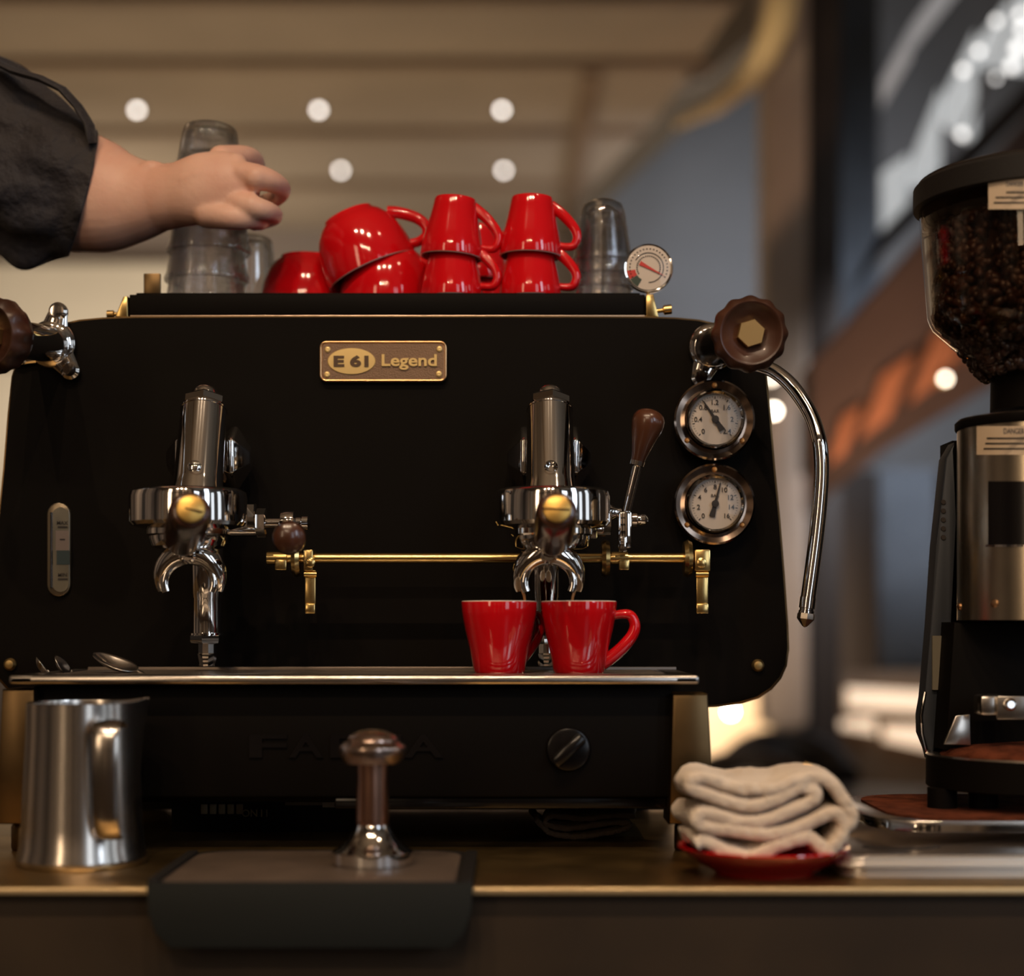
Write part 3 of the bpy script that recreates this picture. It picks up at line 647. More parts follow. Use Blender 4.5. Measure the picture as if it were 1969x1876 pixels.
# brass rod with clamps and hooks
dr = 1.497
rod = obj('brass_rail', G().lathe([(M(10, dr), 0), (M(10, dr), W(1362, 0, dr).x-W(515, 0, dr).x)], W(515, 1073, dr), (1, 0, 0), 28), MT['brass'], em)
for px in (571, 1164, 1322):
    obj('rail_collar', G().lathe([(.010, -.004), (.0150, -.0035), (.0168, 0), (.0150, .0035), (.010, .004)], W(px, 1074, dr), (1, 0, 0), 28), MT['brass'], rod)
for px in (596, 1349):
    hk = obj('rail_hook', G().box(W(px-13, 1098, dr-.014), W(px+12, 1058, dr+.008), .0015), MT['brass'], rod)
    obj('hook_strap', G().box(W(px-10, 1172, dr-.010), W(px+12, 1096, dr-.006), .001).box(W(px-10, 1180, dr-.013), W(px+12, 1160, dr-.006), .0012).tube([W(px-11, 1104, dr-.011), W(px+13, 1104, dr-.011)], .0028, 12), MT['brass'], hk)
    q = W(px, 1082, dr-.0145)
    obj('hook_screw', G().lathe([(.0045, -.001), (.0045, .001), (.003, .0018), (0, .0018)], q, (0, -1, 0), 18).box(q+Vector((-.0040, -.0022, -.0004)), q+Vector((.0040, -.0010, .0004)), rot=Matrix.Rotation(.7, 3, 'Y')), MT['brass'], hk)
for (a, b) in ((514, 552), (1176, 1207)):
    cl = obj('rail_clamp', G().lathe([(M(13, dr), 0), (M(13, dr), M(b-a, dr))], W(a, 1073, dr-.002), (1, 0, 0), 24), MT['brass'], rod)
    obj('clamp_block', G().box(W(a+14, 1096, dr-.010), W(b+2, 1076, dr), .0012), MT['brass'], cl)

# ---- steam valve knobs
def steam_valve(kx, ky, kd, mx, my, axis, lb, s):
    base = W(mx, my, DP-.002)
    k = W(kx, ky, kd)
    v = obj('steam_valve', G().lathe([(.016, 0), (.0175, .006), (.0165, .03), (.0155, (k-base).length-.02), (.012, (k-base).length-.008)], base, k-base, 36), MT['blackgloss'] if s > 0 else MT['chrome'], em, label=lb)
    # three lobed mounting flange
    g = G()
    g.lathe([(.021, 0), (.022, .003), (.020, .006), (.016, .008)], base, (0, -1, 0), 36)
    for a in ((1.0, -1.95) if s > 0 else (-.94, 1.35, 3.5)):
        e = base+Vector((math.cos(a), 0, math.sin(a)))*.030
        g.lathe([(.0085, 0), (.0085, .005), (.006, .0075), (0, .0078)], e, (0, -1, 0), 20)
        g.tube([base+Vector((0, -.003, 0)), e+Vector((0, -.003, 0))], [(.016, .004), (.0085, .003)], 12, up=(math.sin(a), 0, -math.cos(a)))
    obj('mount_flange', g, MT['chrome'], v)
    R = M(76, kd)
    rf = lambda a, r, h: (1+.030*math.cos(12*a)) if r > R*.8 else 1
    A = axis
    kn = obj('valve_knob', G().lathe([(R*.45, -.030), (R*.80, -.026), (R*.93, -.018), (R*.96, -.010), (R*.93, -.003), (R*.80, .001), (R*.74, .0005), (R*.70, -.002), (R*.50, -.0035), (R*.42, -.006), (0, -.006)], k, A, 96, rfun=rf), MT['knobwood'], v, 50)
    obj('knob_nut', G().lathe([(M(28, kd), -.006), (M(28, kd), -.001), (M(26.5, kd), 0), (0, 0)], k, A, 6, a0=.3), mat('nut_brass', (.42, .26, .10), .42, .85), kn, 20)
    return v
steam_valve(1445, 640, 1.40, 1370, 668, (.03, -1, -.06), 'steam valve with a scalloped walnut hand wheel', 1)
steam_valve(-24, 643, 1.39, 100, 662, (-.42, -1, -.1), 'steam valve partly outside the frame', -1)
# ---- steam wand
pts = [(1452, 700), (1486, 712), (1516, 735), (1542, 768), (1563, 806), (1576, 850), (1580, 900), (1577, 960), (1570, 1030), (1561, 1100), (1554, 1150)]
sm = []
for i in range(len(pts)-1):
    p0 = pts[max(i-1, 0)]; p1 = pts[i]; p2 = pts[i+1]; p3 = pts[min(i+2, len(pts)-1)]
    for k in range(5):
        t = k/5; f = lambda a, b, c_, e: .5*((2*b)+(-a+c_)*t+(2*a-5*b+4*c_-e)*t*t+(-a+3*b-3*c_+e)*t**3)
        sm.append((f(p0[0], p1[0], p2[0], p3[0]), f(p0[1], p1[1], p2[1], p3[1])))
sm.append(pts[-1])
wand = obj('steam_wand', G().tube([W(x, y, 1.50-.045*min(1, i/25)) for i, (x, y) in enumerate(sm)], M(14.5, 1.455), 20), MT['chrome'], em)
e = W(1554, 1148, 1.455); A = (W(1547, 1206, 1.455)-e); LL = A.length
obj('wand_collar', G().lathe([(M(15.5, 1.455), 0), (M(15.5, 1.455), M(21, 1.455)), (M(13.5, 1.455), M(22, 1.455)), (M(13.5, 1.455), M(25, 1.455)), (M(15, 1.455), M(26, 1.455)), (M(15, 1.455), M(31, 1.455))], e, A, 28), MT['chrome'], wand)
obj('wand_nozzle', G().lathe([(M(16, 1.455), M(31, 1.455)), (M(17, 1.455), M(34, 1.455)), (M(17, 1.455), M(42, 1.455)), (M(5, 1.455), LL-.001), (0, LL)], e, A, 8), mat('nozzle_steel', (.36, .32, .28), .3, 1), wand, 20)
# ---- base under the tray
db = 1.365
obj('base_panel', G().box((W(62, 0, db).x, db, W(0, 1533, db).z), (W(1292, 0, db).x, DP, W(0, 1318, db).z), .003), MT['black'], em)
obj('base_lower_lip', G().box((W(640, 0, db).x, db+.01, W(0, 1557, db).z), (W(1284, 0, db).x, db+.16, W(0, 1533, db).z), .002), MT['blackgloss'], em)
obj('under_tray', G().box((W(90, 0, db).x, db+.06, .034), (W(1270, 0, db).x, db+.34, .042), .002), MT['black'], em)
g = [('F', 480, 552), ('A', 556, 622), ('E', 636, 690), ('M', 700, 772), ('A', 778, 852)]
for s, a, b in g:
    text('panel_lettering', s, ((W((a+b)/2, 0, db).x, db-.001, W(0, 1434, db).z)), M(44, db), MT['blackgloss'], em, .0016, .02, width=M(b-a, db))
# rotary switch
kn = obj('rotary_knob', G().lathe([(M(43, db), 0), (M(43, db), .002), (M(40, db), .004), (M(36, db), .0045), (0, .0045)], W(1093, 1440, db), (0, -1, 0), 36), MT['blackgloss'], em)
obj('knob_grip', G().box(W(1093, 1440, db)+Vector((-.016, -.016, -.0048)), W(1093, 1440, db)+Vector((.016, -.004, .0048)), .003, rot=Matrix.Rotation(-.75, 3, 'Y')), MT['blackgloss'], kn)
obj('gap_light_block', G().box((W(30, 0, 1.5).x, 1.66, .002), (W(1330, 0, 1.5).x, 1.68, .12)), MT['black'], em)  # unseen dark sheet added to keep room light out of the gap
# legs: brass-faced, flaring down, on feet
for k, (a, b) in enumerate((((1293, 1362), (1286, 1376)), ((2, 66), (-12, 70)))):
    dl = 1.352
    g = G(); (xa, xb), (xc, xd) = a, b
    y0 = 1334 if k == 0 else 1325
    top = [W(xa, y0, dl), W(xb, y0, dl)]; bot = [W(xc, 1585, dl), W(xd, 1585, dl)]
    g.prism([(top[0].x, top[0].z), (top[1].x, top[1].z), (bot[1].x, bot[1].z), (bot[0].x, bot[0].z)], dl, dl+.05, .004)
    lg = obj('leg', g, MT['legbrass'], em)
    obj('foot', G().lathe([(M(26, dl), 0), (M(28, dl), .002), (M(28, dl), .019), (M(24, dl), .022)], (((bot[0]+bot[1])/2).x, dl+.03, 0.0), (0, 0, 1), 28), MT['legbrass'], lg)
for px in (60, 1290):
    x = W(px, 0, 1.36).x; obj('rear_foot', G().lathe([(.02, 0), (.02, .05)], (x, 1.80, 0), (0, 0, 1), 20), MT['black'], em)
# vent slats and rating labels seen in the dark gap under the base
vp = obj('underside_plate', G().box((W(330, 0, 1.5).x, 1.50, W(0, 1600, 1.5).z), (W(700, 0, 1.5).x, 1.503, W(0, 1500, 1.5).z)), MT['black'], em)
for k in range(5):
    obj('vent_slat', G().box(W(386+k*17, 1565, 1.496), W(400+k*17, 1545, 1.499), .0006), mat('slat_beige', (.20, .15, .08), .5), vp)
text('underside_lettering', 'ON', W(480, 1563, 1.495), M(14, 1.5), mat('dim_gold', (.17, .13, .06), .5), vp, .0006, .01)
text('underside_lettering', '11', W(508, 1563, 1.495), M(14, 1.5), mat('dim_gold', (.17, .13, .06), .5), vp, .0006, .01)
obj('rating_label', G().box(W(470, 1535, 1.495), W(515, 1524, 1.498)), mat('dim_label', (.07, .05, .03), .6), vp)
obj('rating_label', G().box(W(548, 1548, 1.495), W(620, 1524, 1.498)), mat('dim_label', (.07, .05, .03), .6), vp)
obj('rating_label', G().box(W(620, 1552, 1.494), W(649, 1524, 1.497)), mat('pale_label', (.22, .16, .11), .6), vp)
# ------------------------------------------------------------------ drip tray (lifts out)
dt = 1.345; zt = ZC-.040
tr = thing('drip_tray', (W(680, 0, dt).x, 1.44, zt-.008), 'wide polished steel drip tray in front of the black machine', 'drip tray')
xa, xb = W(16, 0, dt).x, W(1345, 0, dt).x
obj('tray_rim', G().box((xa, dt, zt-.0078), (xb, 1.372, zt-.0004), .0025, 3).box((xa, dt, zt-.0078), (xa+.02, 1.54, zt-.0004), .0025).box((xb-.02, dt, zt-.0078), (xb, 1.54, zt-.0004), .0025), MT['steel'], tr)
obj('tray_basin', G().box((xa+.021, 1.3725, zt-.0075), (xb-.021, 1.54, zt-.005), .001), MT['black'], tr)
nsl = 17
for k in range(nsl):
    y = 1.375+k*(1.515-1.375)/(nsl-1)
    obj('slat', G().box((xa+.024, y, zt-.003), (xb-.024, y+.0055, zt-.0006), .0006, 1), MT['steel'], tr)
obj('tray_back_rail', G().box(W(168, 1296, 1.53), W(1300, 1281, 1.535), .001), mat('dark_steel', (.15, .12, .10), .35, .9), tr)
# ------------------------------------------------------------------ cups
def handle(g, pts, rad, w=.0035):
    sm = []; n = len(pts)
    for i in range(n-1):
        p0, p1, p2, p3 = [Vector(pts[max(0, min(n-1, j))]) for j in (i-1, i, i+1, i+2)]
        for k in range(5):
            t = k/5; sm.append(.5*((2*p1)+(-p0+p2)*t+(2*p0-5*p1+4*p2-p3)*t*t+(-p0+3*p1-3*p2+p3)*t**3))
    sm.append(Vector(pts[-1])); m = len(sm)
    R = [((rad[0]+(rad[1]-rad[0])*i/(m-1)), w) for i in range(m)]
    g.tube(sm, R, 12, up=None); return g
def espresso_cup(s=1.0, label='', group=None):
    t = thing('espresso_cup', (0, 0, 0), label, 'cup', group); OFF[t.name] = Vector((0, 0, 0))
    k = s
    body = [(.0, .0012), (.0165, .0012), (.0175, 0), (.0205, 0), (.0215, .002), (.0228, .010), (.0252, .022), (.0285, .036), (.0308, .048), (.0318, .0585), (.0316, .0593)]
    obj('cup_body', G().lathe([(r*k, h*k) for r, h in body], seg=56).bm and _open([(r*k, h*k) for r, h in body], 56), MT['red'], t, 40)
    inn = [(.0316, .0593), (.0308, .0600), (.0297, .0594), (.0290, .056), (.0280, .046), (.0256, .034), (.0222, .020), (.0190, .008), (.012, .0055), (0, .005)]
    obj('cup_lining', _open([(r*k, h*k) for r, h in inn], 56), MT['white'], t, 40)
    g = G(); handle(g, [(x*k, 0, z*k) for x, z in ((.0290, .0478), (.0360, .0490), (.0432, .0478), (.0468, .0400), (.0448, .0318), (.0385, .0235), (.0295, .0150), (.0160, .0055))], (.0036*k, .0060*k), .0048*k)
    obj('handle', g, MT['red'], t, 50)
    return t
def _open(prof, seg):
    g = G(); rings = []
    for (r, h) in prof:
        if r < 1e-6: rings.append([g._v((0, 0, h))])
        else: rings.append([g._v((r*math.cos(2*PI*j/seg), r*math.sin(2*PI*j/seg), h)) for j in range(seg)])
    for A, B in zip(rings, rings[1:]):
        for j in range(seg):
            j2 = (j+1) % seg
            if len(A) == 1: g.bm.faces.new((A[0], B[j2], B[j]))
            elif len(B) == 1: g.bm.faces.new((A[j], A[j2], B[0]))
            else: g.bm.faces.new((A[j], A[j2], B[j2], B[j]))
    return g
def place(t, loc, rot=(0, 0, 0), label=None, group=None, scale=None):
    t.location = loc; t.rotation_euler = rot
    if scale: t.scale = (scale,)*3
    if label: t['label'] = label
    if group: t['group'] = group
    return t
cupA = espresso_cup(1.0, 'red espresso cup with its handle on the right, filling under the spout', 'red espresso cups under the right spout')
ca = W(1113, 1292, 1.415); ca.z = zt-.0005
place(cupA, ca, (0, 0, 0))
cupB = copy_tree(cupA); cb = W(960, 1292, 1.415); cb.z = zt-.0005
place(cupB, cb, (0, 0, .75), 'red espresso cup on the left under the spout, its handle hidden behind the other cup')
# coffee already in the cups, and the two streams
for c_, lb in ((ca, 'espresso in the cup with the visible handle'), (cb, 'espresso in the cup on the left under the spout')):
    tag(obj('coffee', G().lathe([(.0225, 0), (.0228, .0008), (0, .0008)], c_+Vector((0, 0, .0225)), (0, 0, 1), 32), MT['coffee']), lb, 'coffee')
for (pp, lb) in (([(1001, 1120), (1003, 1130), (1008, 1145), (1011, 1175), (1012, 1215)], 'thin stream of espresso falling into the left red cup'), ([(1110, 1122), (1106, 1132), (1101, 1148), (1099, 1175), (1098, 1215)], 'thin stream of espresso falling into the right red cup')):
    tag(obj('espresso_stream', G().tube([W(x, y, 1.414) for x, y in pp], [.0017, .0015, .0012, .0011, .0010], 10), MT['coffee']), lb, 'coffee stream', 'espresso streams')
# inverted cups on the rack
UP = (PI, 0, 0)
def inv(c, px, d, base, rotz, lb, tilt=0, s=.93, tz=0):
    x = W(px, 0, d).x; h = .060*s
    m = Matrix.Translation((x, d, base)) @ Matrix.Rotation(tilt, 4, 'Y') @ Matrix.Rotation(tz, 4, 'X') @ Matrix.Rotation(rotz, 4, 'Z') @ Matrix.Translation((0, 0, h)) @ Matrix.Rotation(PI, 4, 'X')
    t = copy_tree(c); t.scale = (s,)*3; t.rotation_mode = 'XYZ'
    t.rotation_euler = m.to_euler(); t.location = m.to_translation(); t['label'] = lb; t['group'] = 'red cups upside down on the machine'
    return t
inv(cupA, 869, 1.602, ZR, -.15, 'red espresso cup upside down on the rack, bottom of the left stack of two')
inv(cupA, 868, 1.602, ZR+.0385, -.1, 'red espresso cup upside down, top of the left stack of two', .07)
inv(cupA, 1020, 1.602, ZR, -.1, 'red espresso cup upside down on the rack, bottom of the right stack of two')
inv(cupA, 1020, 1.602, ZR+.0395, -.05, 'red espresso cup upside down, top of the right stack beside the glasses', .03)
inv(cupA, 925, 1.715, ZR, -.2, 'red espresso cup at the back between the two stacks, bottom of its stack')
inv(cupA, 921, 1.715, ZR+.0385, -.2, 'red espresso cup at the back between the two stacks, top of its stack')
def cappuccino():
    t = thing('cappuccino_cup', (0, 0, 0), '', 'cup', 'red cups upside down on the machine'); OFF[t.name] = Vector((0, 0, 0))
    body = [(0, .003), (.020, .003), (.0215, 0), (.0250, 0), (.0262, .003), (.0320, .007), (.0385, .016), (.0430, .028), (.0458, .042), (.0468, .055), (.0465, .0605)]
    obj('cup_body', _open(body, 64), MT['red'], t, 40)
    obj('cup_lining', _open([(.0465, .0605), (.0458, .0612), (.0446, .0605), (.0440, .052), (.0415, .035), (.0360, .018), (.026, .009), (0, .008)], 64), MT['white'], t, 40)
    g = G(); handle(g, [(x, 0, z) for x, z in ((.0440, .0510), (.0530, .0530), (.0620, .0508), (.0655, .0430), (.0620, .0335), (.0540, .0250), (.0440, .0175), (.0370, .0140))], (.0046, .0062), .0058)
    obj('handle', g, MT['red'], t, 50)
    return t
cap = cappuccino()
def invc(c, px, d, base, rotz, lb, tilt=0, cp=True, py=None):
    x = W(px, 0, d).x; h = .0612
    m = Matrix.Translation((x, d, base)) @ Matrix.Rotation(tilt, 4, 'Y') @ Matrix.Rotation(rotz, 4, 'Z') @ Matrix.Translation((0, 0, h)) @ Matrix.Rotation(PI, 4, 'X')
    t = copy_tree(c) if cp else c
    t.rotation_euler = m.to_euler(); t.location = m.to_translation(); t['label'] = lb
    return t
invc(cap, 589, 1.70, ZR, -.25, 'wide red cup upside down nearest the hand', cp=False)
invc(cap, 745, 1.66, ZR, -.35, 'wide red cup upside down under the tilted one, mostly hidden')
invc(cap, 718, 1.66, ZR+.037, -.1, 'wide red cup tilted on top of another cup, handle up to the right', -.42)
# ------------------------------------------------------------------ glasses
def tumbler(r0, r1, h, th=.0018, rnd=.006, lb='', ribs=False):
    t = G(); o = [(0, 0), (r0-rnd, 0), (r0-rnd*.3, rnd*.35), (r0, rnd)]
    n = 6
    for i in range(1, n+1): o.append((r0+(r1-r0)*i/n, rnd+(h-rnd)*i/n))
    o = o[:-1]+[(r1-(r1-r0)*.10, h-h*.10), (r1+.0004, h*.935), (r1+.0013, h*.965), (r1+.0006, h*.995)]
    i_ = [(r1-th*.5, h+th*.3), (r1-th, h)]
    for i in range(n-1, -1, -1): i_.append((r0-th+(r1-r0)*i/n, rnd+th*2+(h-rnd-th*2)*i/n))
    i_ += [(r0-rnd-th, .006), (0, .006)]
    rf = (lambda a, r, hh: 1+.022*math.cos(10*a)*min(1, hh/.02)) if ribs else (lambda a, r, hh: 1+.008*math.cos(8*a))
    g = G(); g.lathe(o+i_, seg=56, rfun=rf)
    ob = obj('glass_tumbler', g, MT['glass'], None, 40); ob.location = (0, 0, 0)
    return tag(ob, lb, 'glass', 'glasses upside down on the machine')
ga = tumbler(.0265, .0400, .098, ribs=True, lb='bottom glass of the tall stack held by the hand')
def inva(o, px, d, base, h, lb, cp=True, tilt=0):
    t = o.copy() if cp else o
    if cp: C.objects.link(t)
    t.location = (W(px, 0, d).x, d, base+h); t.rotation_euler = (PI, tilt, 0); t['label'] = lb; return t
inva(ga, 396, 1.665, ZR, .098, 'bottom glass of the tall stack held by the hand', False)
inva(ga, 398, 1.665, ZR+.028, .098, 'second glass up in the tall stack held by the hand')
inva(ga, 402, 1.665, ZR+.056, .098, 'third glass up in the tall stack held by the hand')
inva(ga, 404, 1.665, ZR+.084, .098, 'topmost glass of the tall stack, rising above the hand', True, .03)
gb = tumbler(.0245, .0330, .092, lb='glass tumbler upside down between the tall stack and the red cups')
inva(gb, 478, 1.75, ZR, .092, 'glass tumbler upside down between the tall glass stack and the red cups', False)
gc = tumbler(.0208, .0286, .060, rnd=.010, lb='x')
for k, lb in enumerate(('lowest of the nested glasses beside the round thermometer', 'second of the nested glasses beside the round thermometer', 'third of the nested glasses beside the round thermometer', 'topmost of the nested glasses beside the round thermometer')):
    inva(gc, 1159+k*.3, 1.625, ZR+.0128*k, .060, lb, k > 0, .01*(k % 2))
# ------------------------------------------------------------------ thermometer
td = 1.575; tc = W(1247, 515, td); R = M(47.5, td)
th = thing('thermometer', tc, 'round steel milk thermometer clipped at the right end of the cup rail', 'thermometer')
obj('dial_case', G().lathe([(R*.9, -.010), (R*.98, -.007), (R, -.002), (R*.97, .001), (R*.91, .0005), (R*.90, -.001), (0, -.001)], tc, (0, -1, 0), 48), MT['chrome'], th)
fc = tc+Vector((0, -.0006, 0))
df = obj('dial_face', G().lathe([(R*.90, 0), (0, 0)], fc+Vector((0, .0008, 0)), (0, -1, 0), 40), MT['paper'], th)
df.location.y -= .0012
g = G()
def pt(a, r, y=-.0013): return Vector((tc.x+R*r*math.sin(a), tc.y+y, tc.z+R*r*math.cos(a)))
n = 40
for i in range(n):
    a0, a1 = math.radians(-60+240*i/n), math.radians(-60+240*(i+1)/n)
    g.bm.faces.new([g._v(p) for p in (pt(a0, .58), pt(a0, .62), pt(a1, .62), pt(a1, .58))])
for i in range(24):
    a = math.radians(-120+i*240/23*1.0)
    for rr in (.47, .76):
        c_ = pt(a, rr); g.bm.faces.new([g._v(c_+Vector(v)*R*.028) for v in ((-1, 0, -1), (1, 0, -1), (1, 0, 1), (-1, 0, 1))])
obj('scale_marking', g, MT['ink'], th)
for (s0, s1, m) in ((-122, -98, 'inkred'), (-150, -123, 'inkgreen')):
    g = G()
    for i in range(8):
        a0, a1 = math.radians(s0+(s1-s0)*i/8), math.radians(s0+(s1-s0)*(i+1)/8)
        g.bm.faces.new([g._v(p) for p in (pt(a0, .55), pt(a0, .88), pt(a1, .88), pt(a1, .55))])
    obj('colour_zone', g, MT[m], th)
a = math.radians(118); u = Vector((math.cos(a), 0, -math.sin(a)))*R; v = Vector((math.sin(a), 0, math.cos(a)))*R; q = Vector((tc.x, tc.y-.002, tc.z))
g = G(); Q = [q-v*.40-u*.09, q-v*.12-u*.06, q+v*.75, q-v*.12+u*.06, q-v*.40+u*.09]
g.prism([(p.x, p.z) for p in Q], q.y, q.y+.0004); obj('pointer', g, MT['inkred'], th)
obj('lens', _dome(R*.92, .0026, tc+Vector((0, -.0030, 0))), MT['lens'], th)
obj('probe', G().tube([tc+Vector((0, .004, -R*.95)), W(1246, 604, td)], .0016, 10), MT['brass'], th)

# ------------------------------------------------------------------ spoons on the tray
def spoon(bc, ang, lb, L=.11, tilt=0, roll=0):
    t = thing('teaspoon', (0, 0, 0), lb, 'spoon', 'steel spoons on the drip tray'); OFF[t.name] = Vector((0, 0, 0))
    g = G(); rings = []
    n, m = 14, 16
    for i in range(n+1):
        u = -1+2*i/n; row = []
        for j in range(m+1):
            v_ = -1+2*j/m; wd = .0135*math.sqrt(max(0, 1-u*u))*(1+.1*u)
            x = .021*u; y = wd*v_; z = -.0065*(1-u*u)*(1-v_*v_)
            row.append(g._v((x, y, z)))
        rings.append(row)
    for A, B in zip(rings, rings[1:]):
        for j in range(m): g.bm.faces.new((A[j], A[j+1], B[j+1], B[j]))
    bmesh.ops.remove_doubles(g.bm, verts=g.bm.verts[:], dist=1e-5)
    b = obj('bowl', g, MT['steel'], t, 60); mo = b.modifiers.new('s', 'SOLIDIFY'); mo.thickness = .0008
    obj('stem', G().tube([(.0205, 0, 0), (.028, 0, -.001), (.045, 0, .001), (.07, 0, .004), (.09, 0, .003), (L, 0, .0)], [(.0012, .002), (.0012, .0022), (.001, .002), (.001, .0028), (.001, .004), (.0009, .0045)], 10, up=(0, 0, 1)), MT['steel'], t)
    t.location = bc; t.rotation_euler = (roll, tilt, ang); t.scale = (.72,)*3 if L < .08 else (1,)*3; return t
b0 = W(222, 1281, 1.42); b0.z = zt+.0085
spoon(b0, -.12, 'steel teaspoon resting on the drip tray with its bowl raised, left of the drain pipe', .105, .36, .25)
b1 = W(122, 1285, 1.44); b1.z = zt+.0050
spoon(b1, 1.35, 'small steel spoon standing bowl up among others at the left end of the tray', .06, .35, 1.1)
b2 = W(84, 1288, 1.43); b2.z = zt+.0045
spoon(b2, 1.6, 'small steel spoon at the far left end of the tray, bowl partly hidden', .06, .3, .9)
# ------------------------------------------------------------------ milk jug
jd = 1.302
jc = Vector((W(158, 0, jd).x, jd, 0))
jg = thing('milk_jug', jc, 'stainless steel milk jug standing on the counter at the left', 'jug')
J = [(.0, .0008), (.043, .0008), (.0475, 0.0), (.0495, .0025), (.0492, .006), (.0470, .014), (.0455, .030), (.0435, .070), (.0420, .100), (.0415, .1235)]
Ji = [(.0405, .1240), (.0402, .1225), (.041, .100), (.0425, .070), (.0445, .030), (.044, .008), (0, .006)]
g = G(); g.lathe(J+Ji, jc, seg=72)
for v in g.bm.verts:      # pour spout pulled out at the right
    dx, dy = v.co.x-jc.x, v.co.y-jc.y; a = math.atan2(dy, dx-0)
    k = clamp((v.co.z-.06)/.064, 0, 1)**1.6; wgt = math.exp(-((a-.35)/.38)**2)
    if math.hypot(dx, dy) > .03: v.co.x += .009*k*wgt; v.co.y += .005*k*wgt; v.co.z += .003*k*wgt
obj('jug_body', g, MT['jug'], jg, 50)
hx_ = W(207, 0, 1.24).x
g = G(); hp = [(hx_+.000, jd-.043, .108), (hx_, jd-.057, .112), (hx_, jd-.069, .106), (hx_, jd-.072, .088), (hx_, jd-.070, .060), (hx_, jd-.066, .038), (hx_, jd-.058, .028), (hx_, jd-.047, .026)]
sm = []; n = len(hp)
for i in range(n-1):
    p0, p1, p2, p3 = [Vector(hp[max(0, min(n-1, j))]) for j in (i-1, i, i+1, i+2)]
    for k in range(5):
        t = k/5; sm.append(.5*((2*p1)+(-p0+p2)*t+(2*p0-5*p1+4*p2-p3)*t*t+(-p0+3*p1-3*p2+p3)*t**3))
sm.append(Vector(hp[-1]))
g.tube(sm, [(.0020, .0105-.002*i/len(sm)) for i in range(len(sm))], 14)
obj('handle', g, MT['jug'], jg, 50)
# ------------------------------------------------------------------ tamping mat
mx0, mx1 = W(284, 0, 1.17).x, W(909, 0, 1.17).x; zm = .0066
tm = thing('tamping_mat', ((mx0+mx1)/2, 1.26, 0), 'black rubber corner tamping mat hooked over the front edge of the counter', 'tamping mat')
def rrect(x0, x1, y0, y1, r, n=6, front=None):
    P = []
    rf = front if front is not None else r
    for (cx_, cy_, a0, rr) in ((x1-rf, y0+rf, -PI/2, rf), (x1-r, y1-r, 0, r), (x0+r, y1-r, PI/2, r), (x0+rf, y0+rf, PI, rf)):
        for i in range(n+1): a = a0+PI/2*i/n; P.append((cx_+rr*math.cos(a), cy_+rr*math.sin(a)))
    return P
def slab(P, z0, z1, bev=0):
    g = G(); a = [g._v((x, y, z0)) for x, y in P]; b = [g._v((x, y, z1)) for x, y in P]; n = len(P)
    g.bm.faces.new(a[::-1]); f1 = g.bm.faces.new(b)
    for k in range(n): g.bm.faces.new((a[k], a[(k+1) % n], b[(k+1) % n], b[k]))
    if bev: bmesh.ops.bevel(g.bm, geom=list(f1.edges), offset=bev, segments=2, affect='EDGES', profile=.5, clamp_overlap=True)
    return g
obj('mat_base', slab(rrect(mx0, mx1, 1.166, 1.335, .035, front=.002), .0002, zm-.0006, .001), MT['rubber'], tm)
obj('mat_rim', slab(rrect(mx0, mx0+.0075, 1.167, 1.32, .002), zm-.002, zm+.0012, .001), MT['rubber'], tm)
obj('mat_rim', slab(rrect(mx1-.0085, mx1, 1.167, 1.32, .002), zm-.002, zm+.0012, .001), MT['rubber'], tm)
obj('mat_surface', slab(rrect(mx0+.010, mx1-.012, 1.169, 1.325, .028, front=.002), zm-.001, zm, .0004), MT['rubbertop'], tm)
g = G(); zb = W(0, 1822, 1.168).z
pp = [(mx0, zm-.0008), (mx1, zm-.0008), (mx1-.001, zm-.022), (mx1-.006, zb+.010), (mx1-.016, zb), (mx0+.016, zb), (mx0+.006, zb+.010), (mx0+.001, zm-.022)]
g.prism(pp, 1.1655, 1.1835, .0012); obj('mat_apron', g, mat('apron_rubber', (.012, .013, .011), .7, spec=.25), tm)
# ------------------------------------------------------------------ tamper
tx = W(716, 0, 1.25).x; ty = 1.252
tp = thing('tamper', (tx, ty, zm), 'steel tamper with a mushroom knob standing on the black tamping mat', 'tamper')
obj('tamper_base', G().lathe([(.0285, 0), (.0300, .0008), (.0300, .0092), (.0292, .0100), (.0250, .0125), (.0180, .0185), (.0135, .0260), (.0125, .0290)], (tx, ty, zm+.0002), (0, 0, 1), 56), MT['chrome'], tp)
obj('tamper_column', G().lathe([(.0118, .0288), (.0122, .034), (.0118, .062), (.0122, .074)], (tx, ty, zm+.0002), (0, 0, 1), 40), MT['copper'], tp)
obj('tamper_knob', G().lathe([(.0122, .0735), (.0205, .0745), (.0235, .0790), (.0252, .0840), (.0248, .0865), (.0205, .0900), (.0185, .0908), (.0182, .0918), (.0188, .0925), (.0165, .0950), (.0100, .0980), (.0035, .0992), (0, .0993)], (tx, ty, zm+.0002), (0, 0, 1), 48), mat('rose_steel', (.62, .47, .40), .2, 1, rvar=.1), tp)
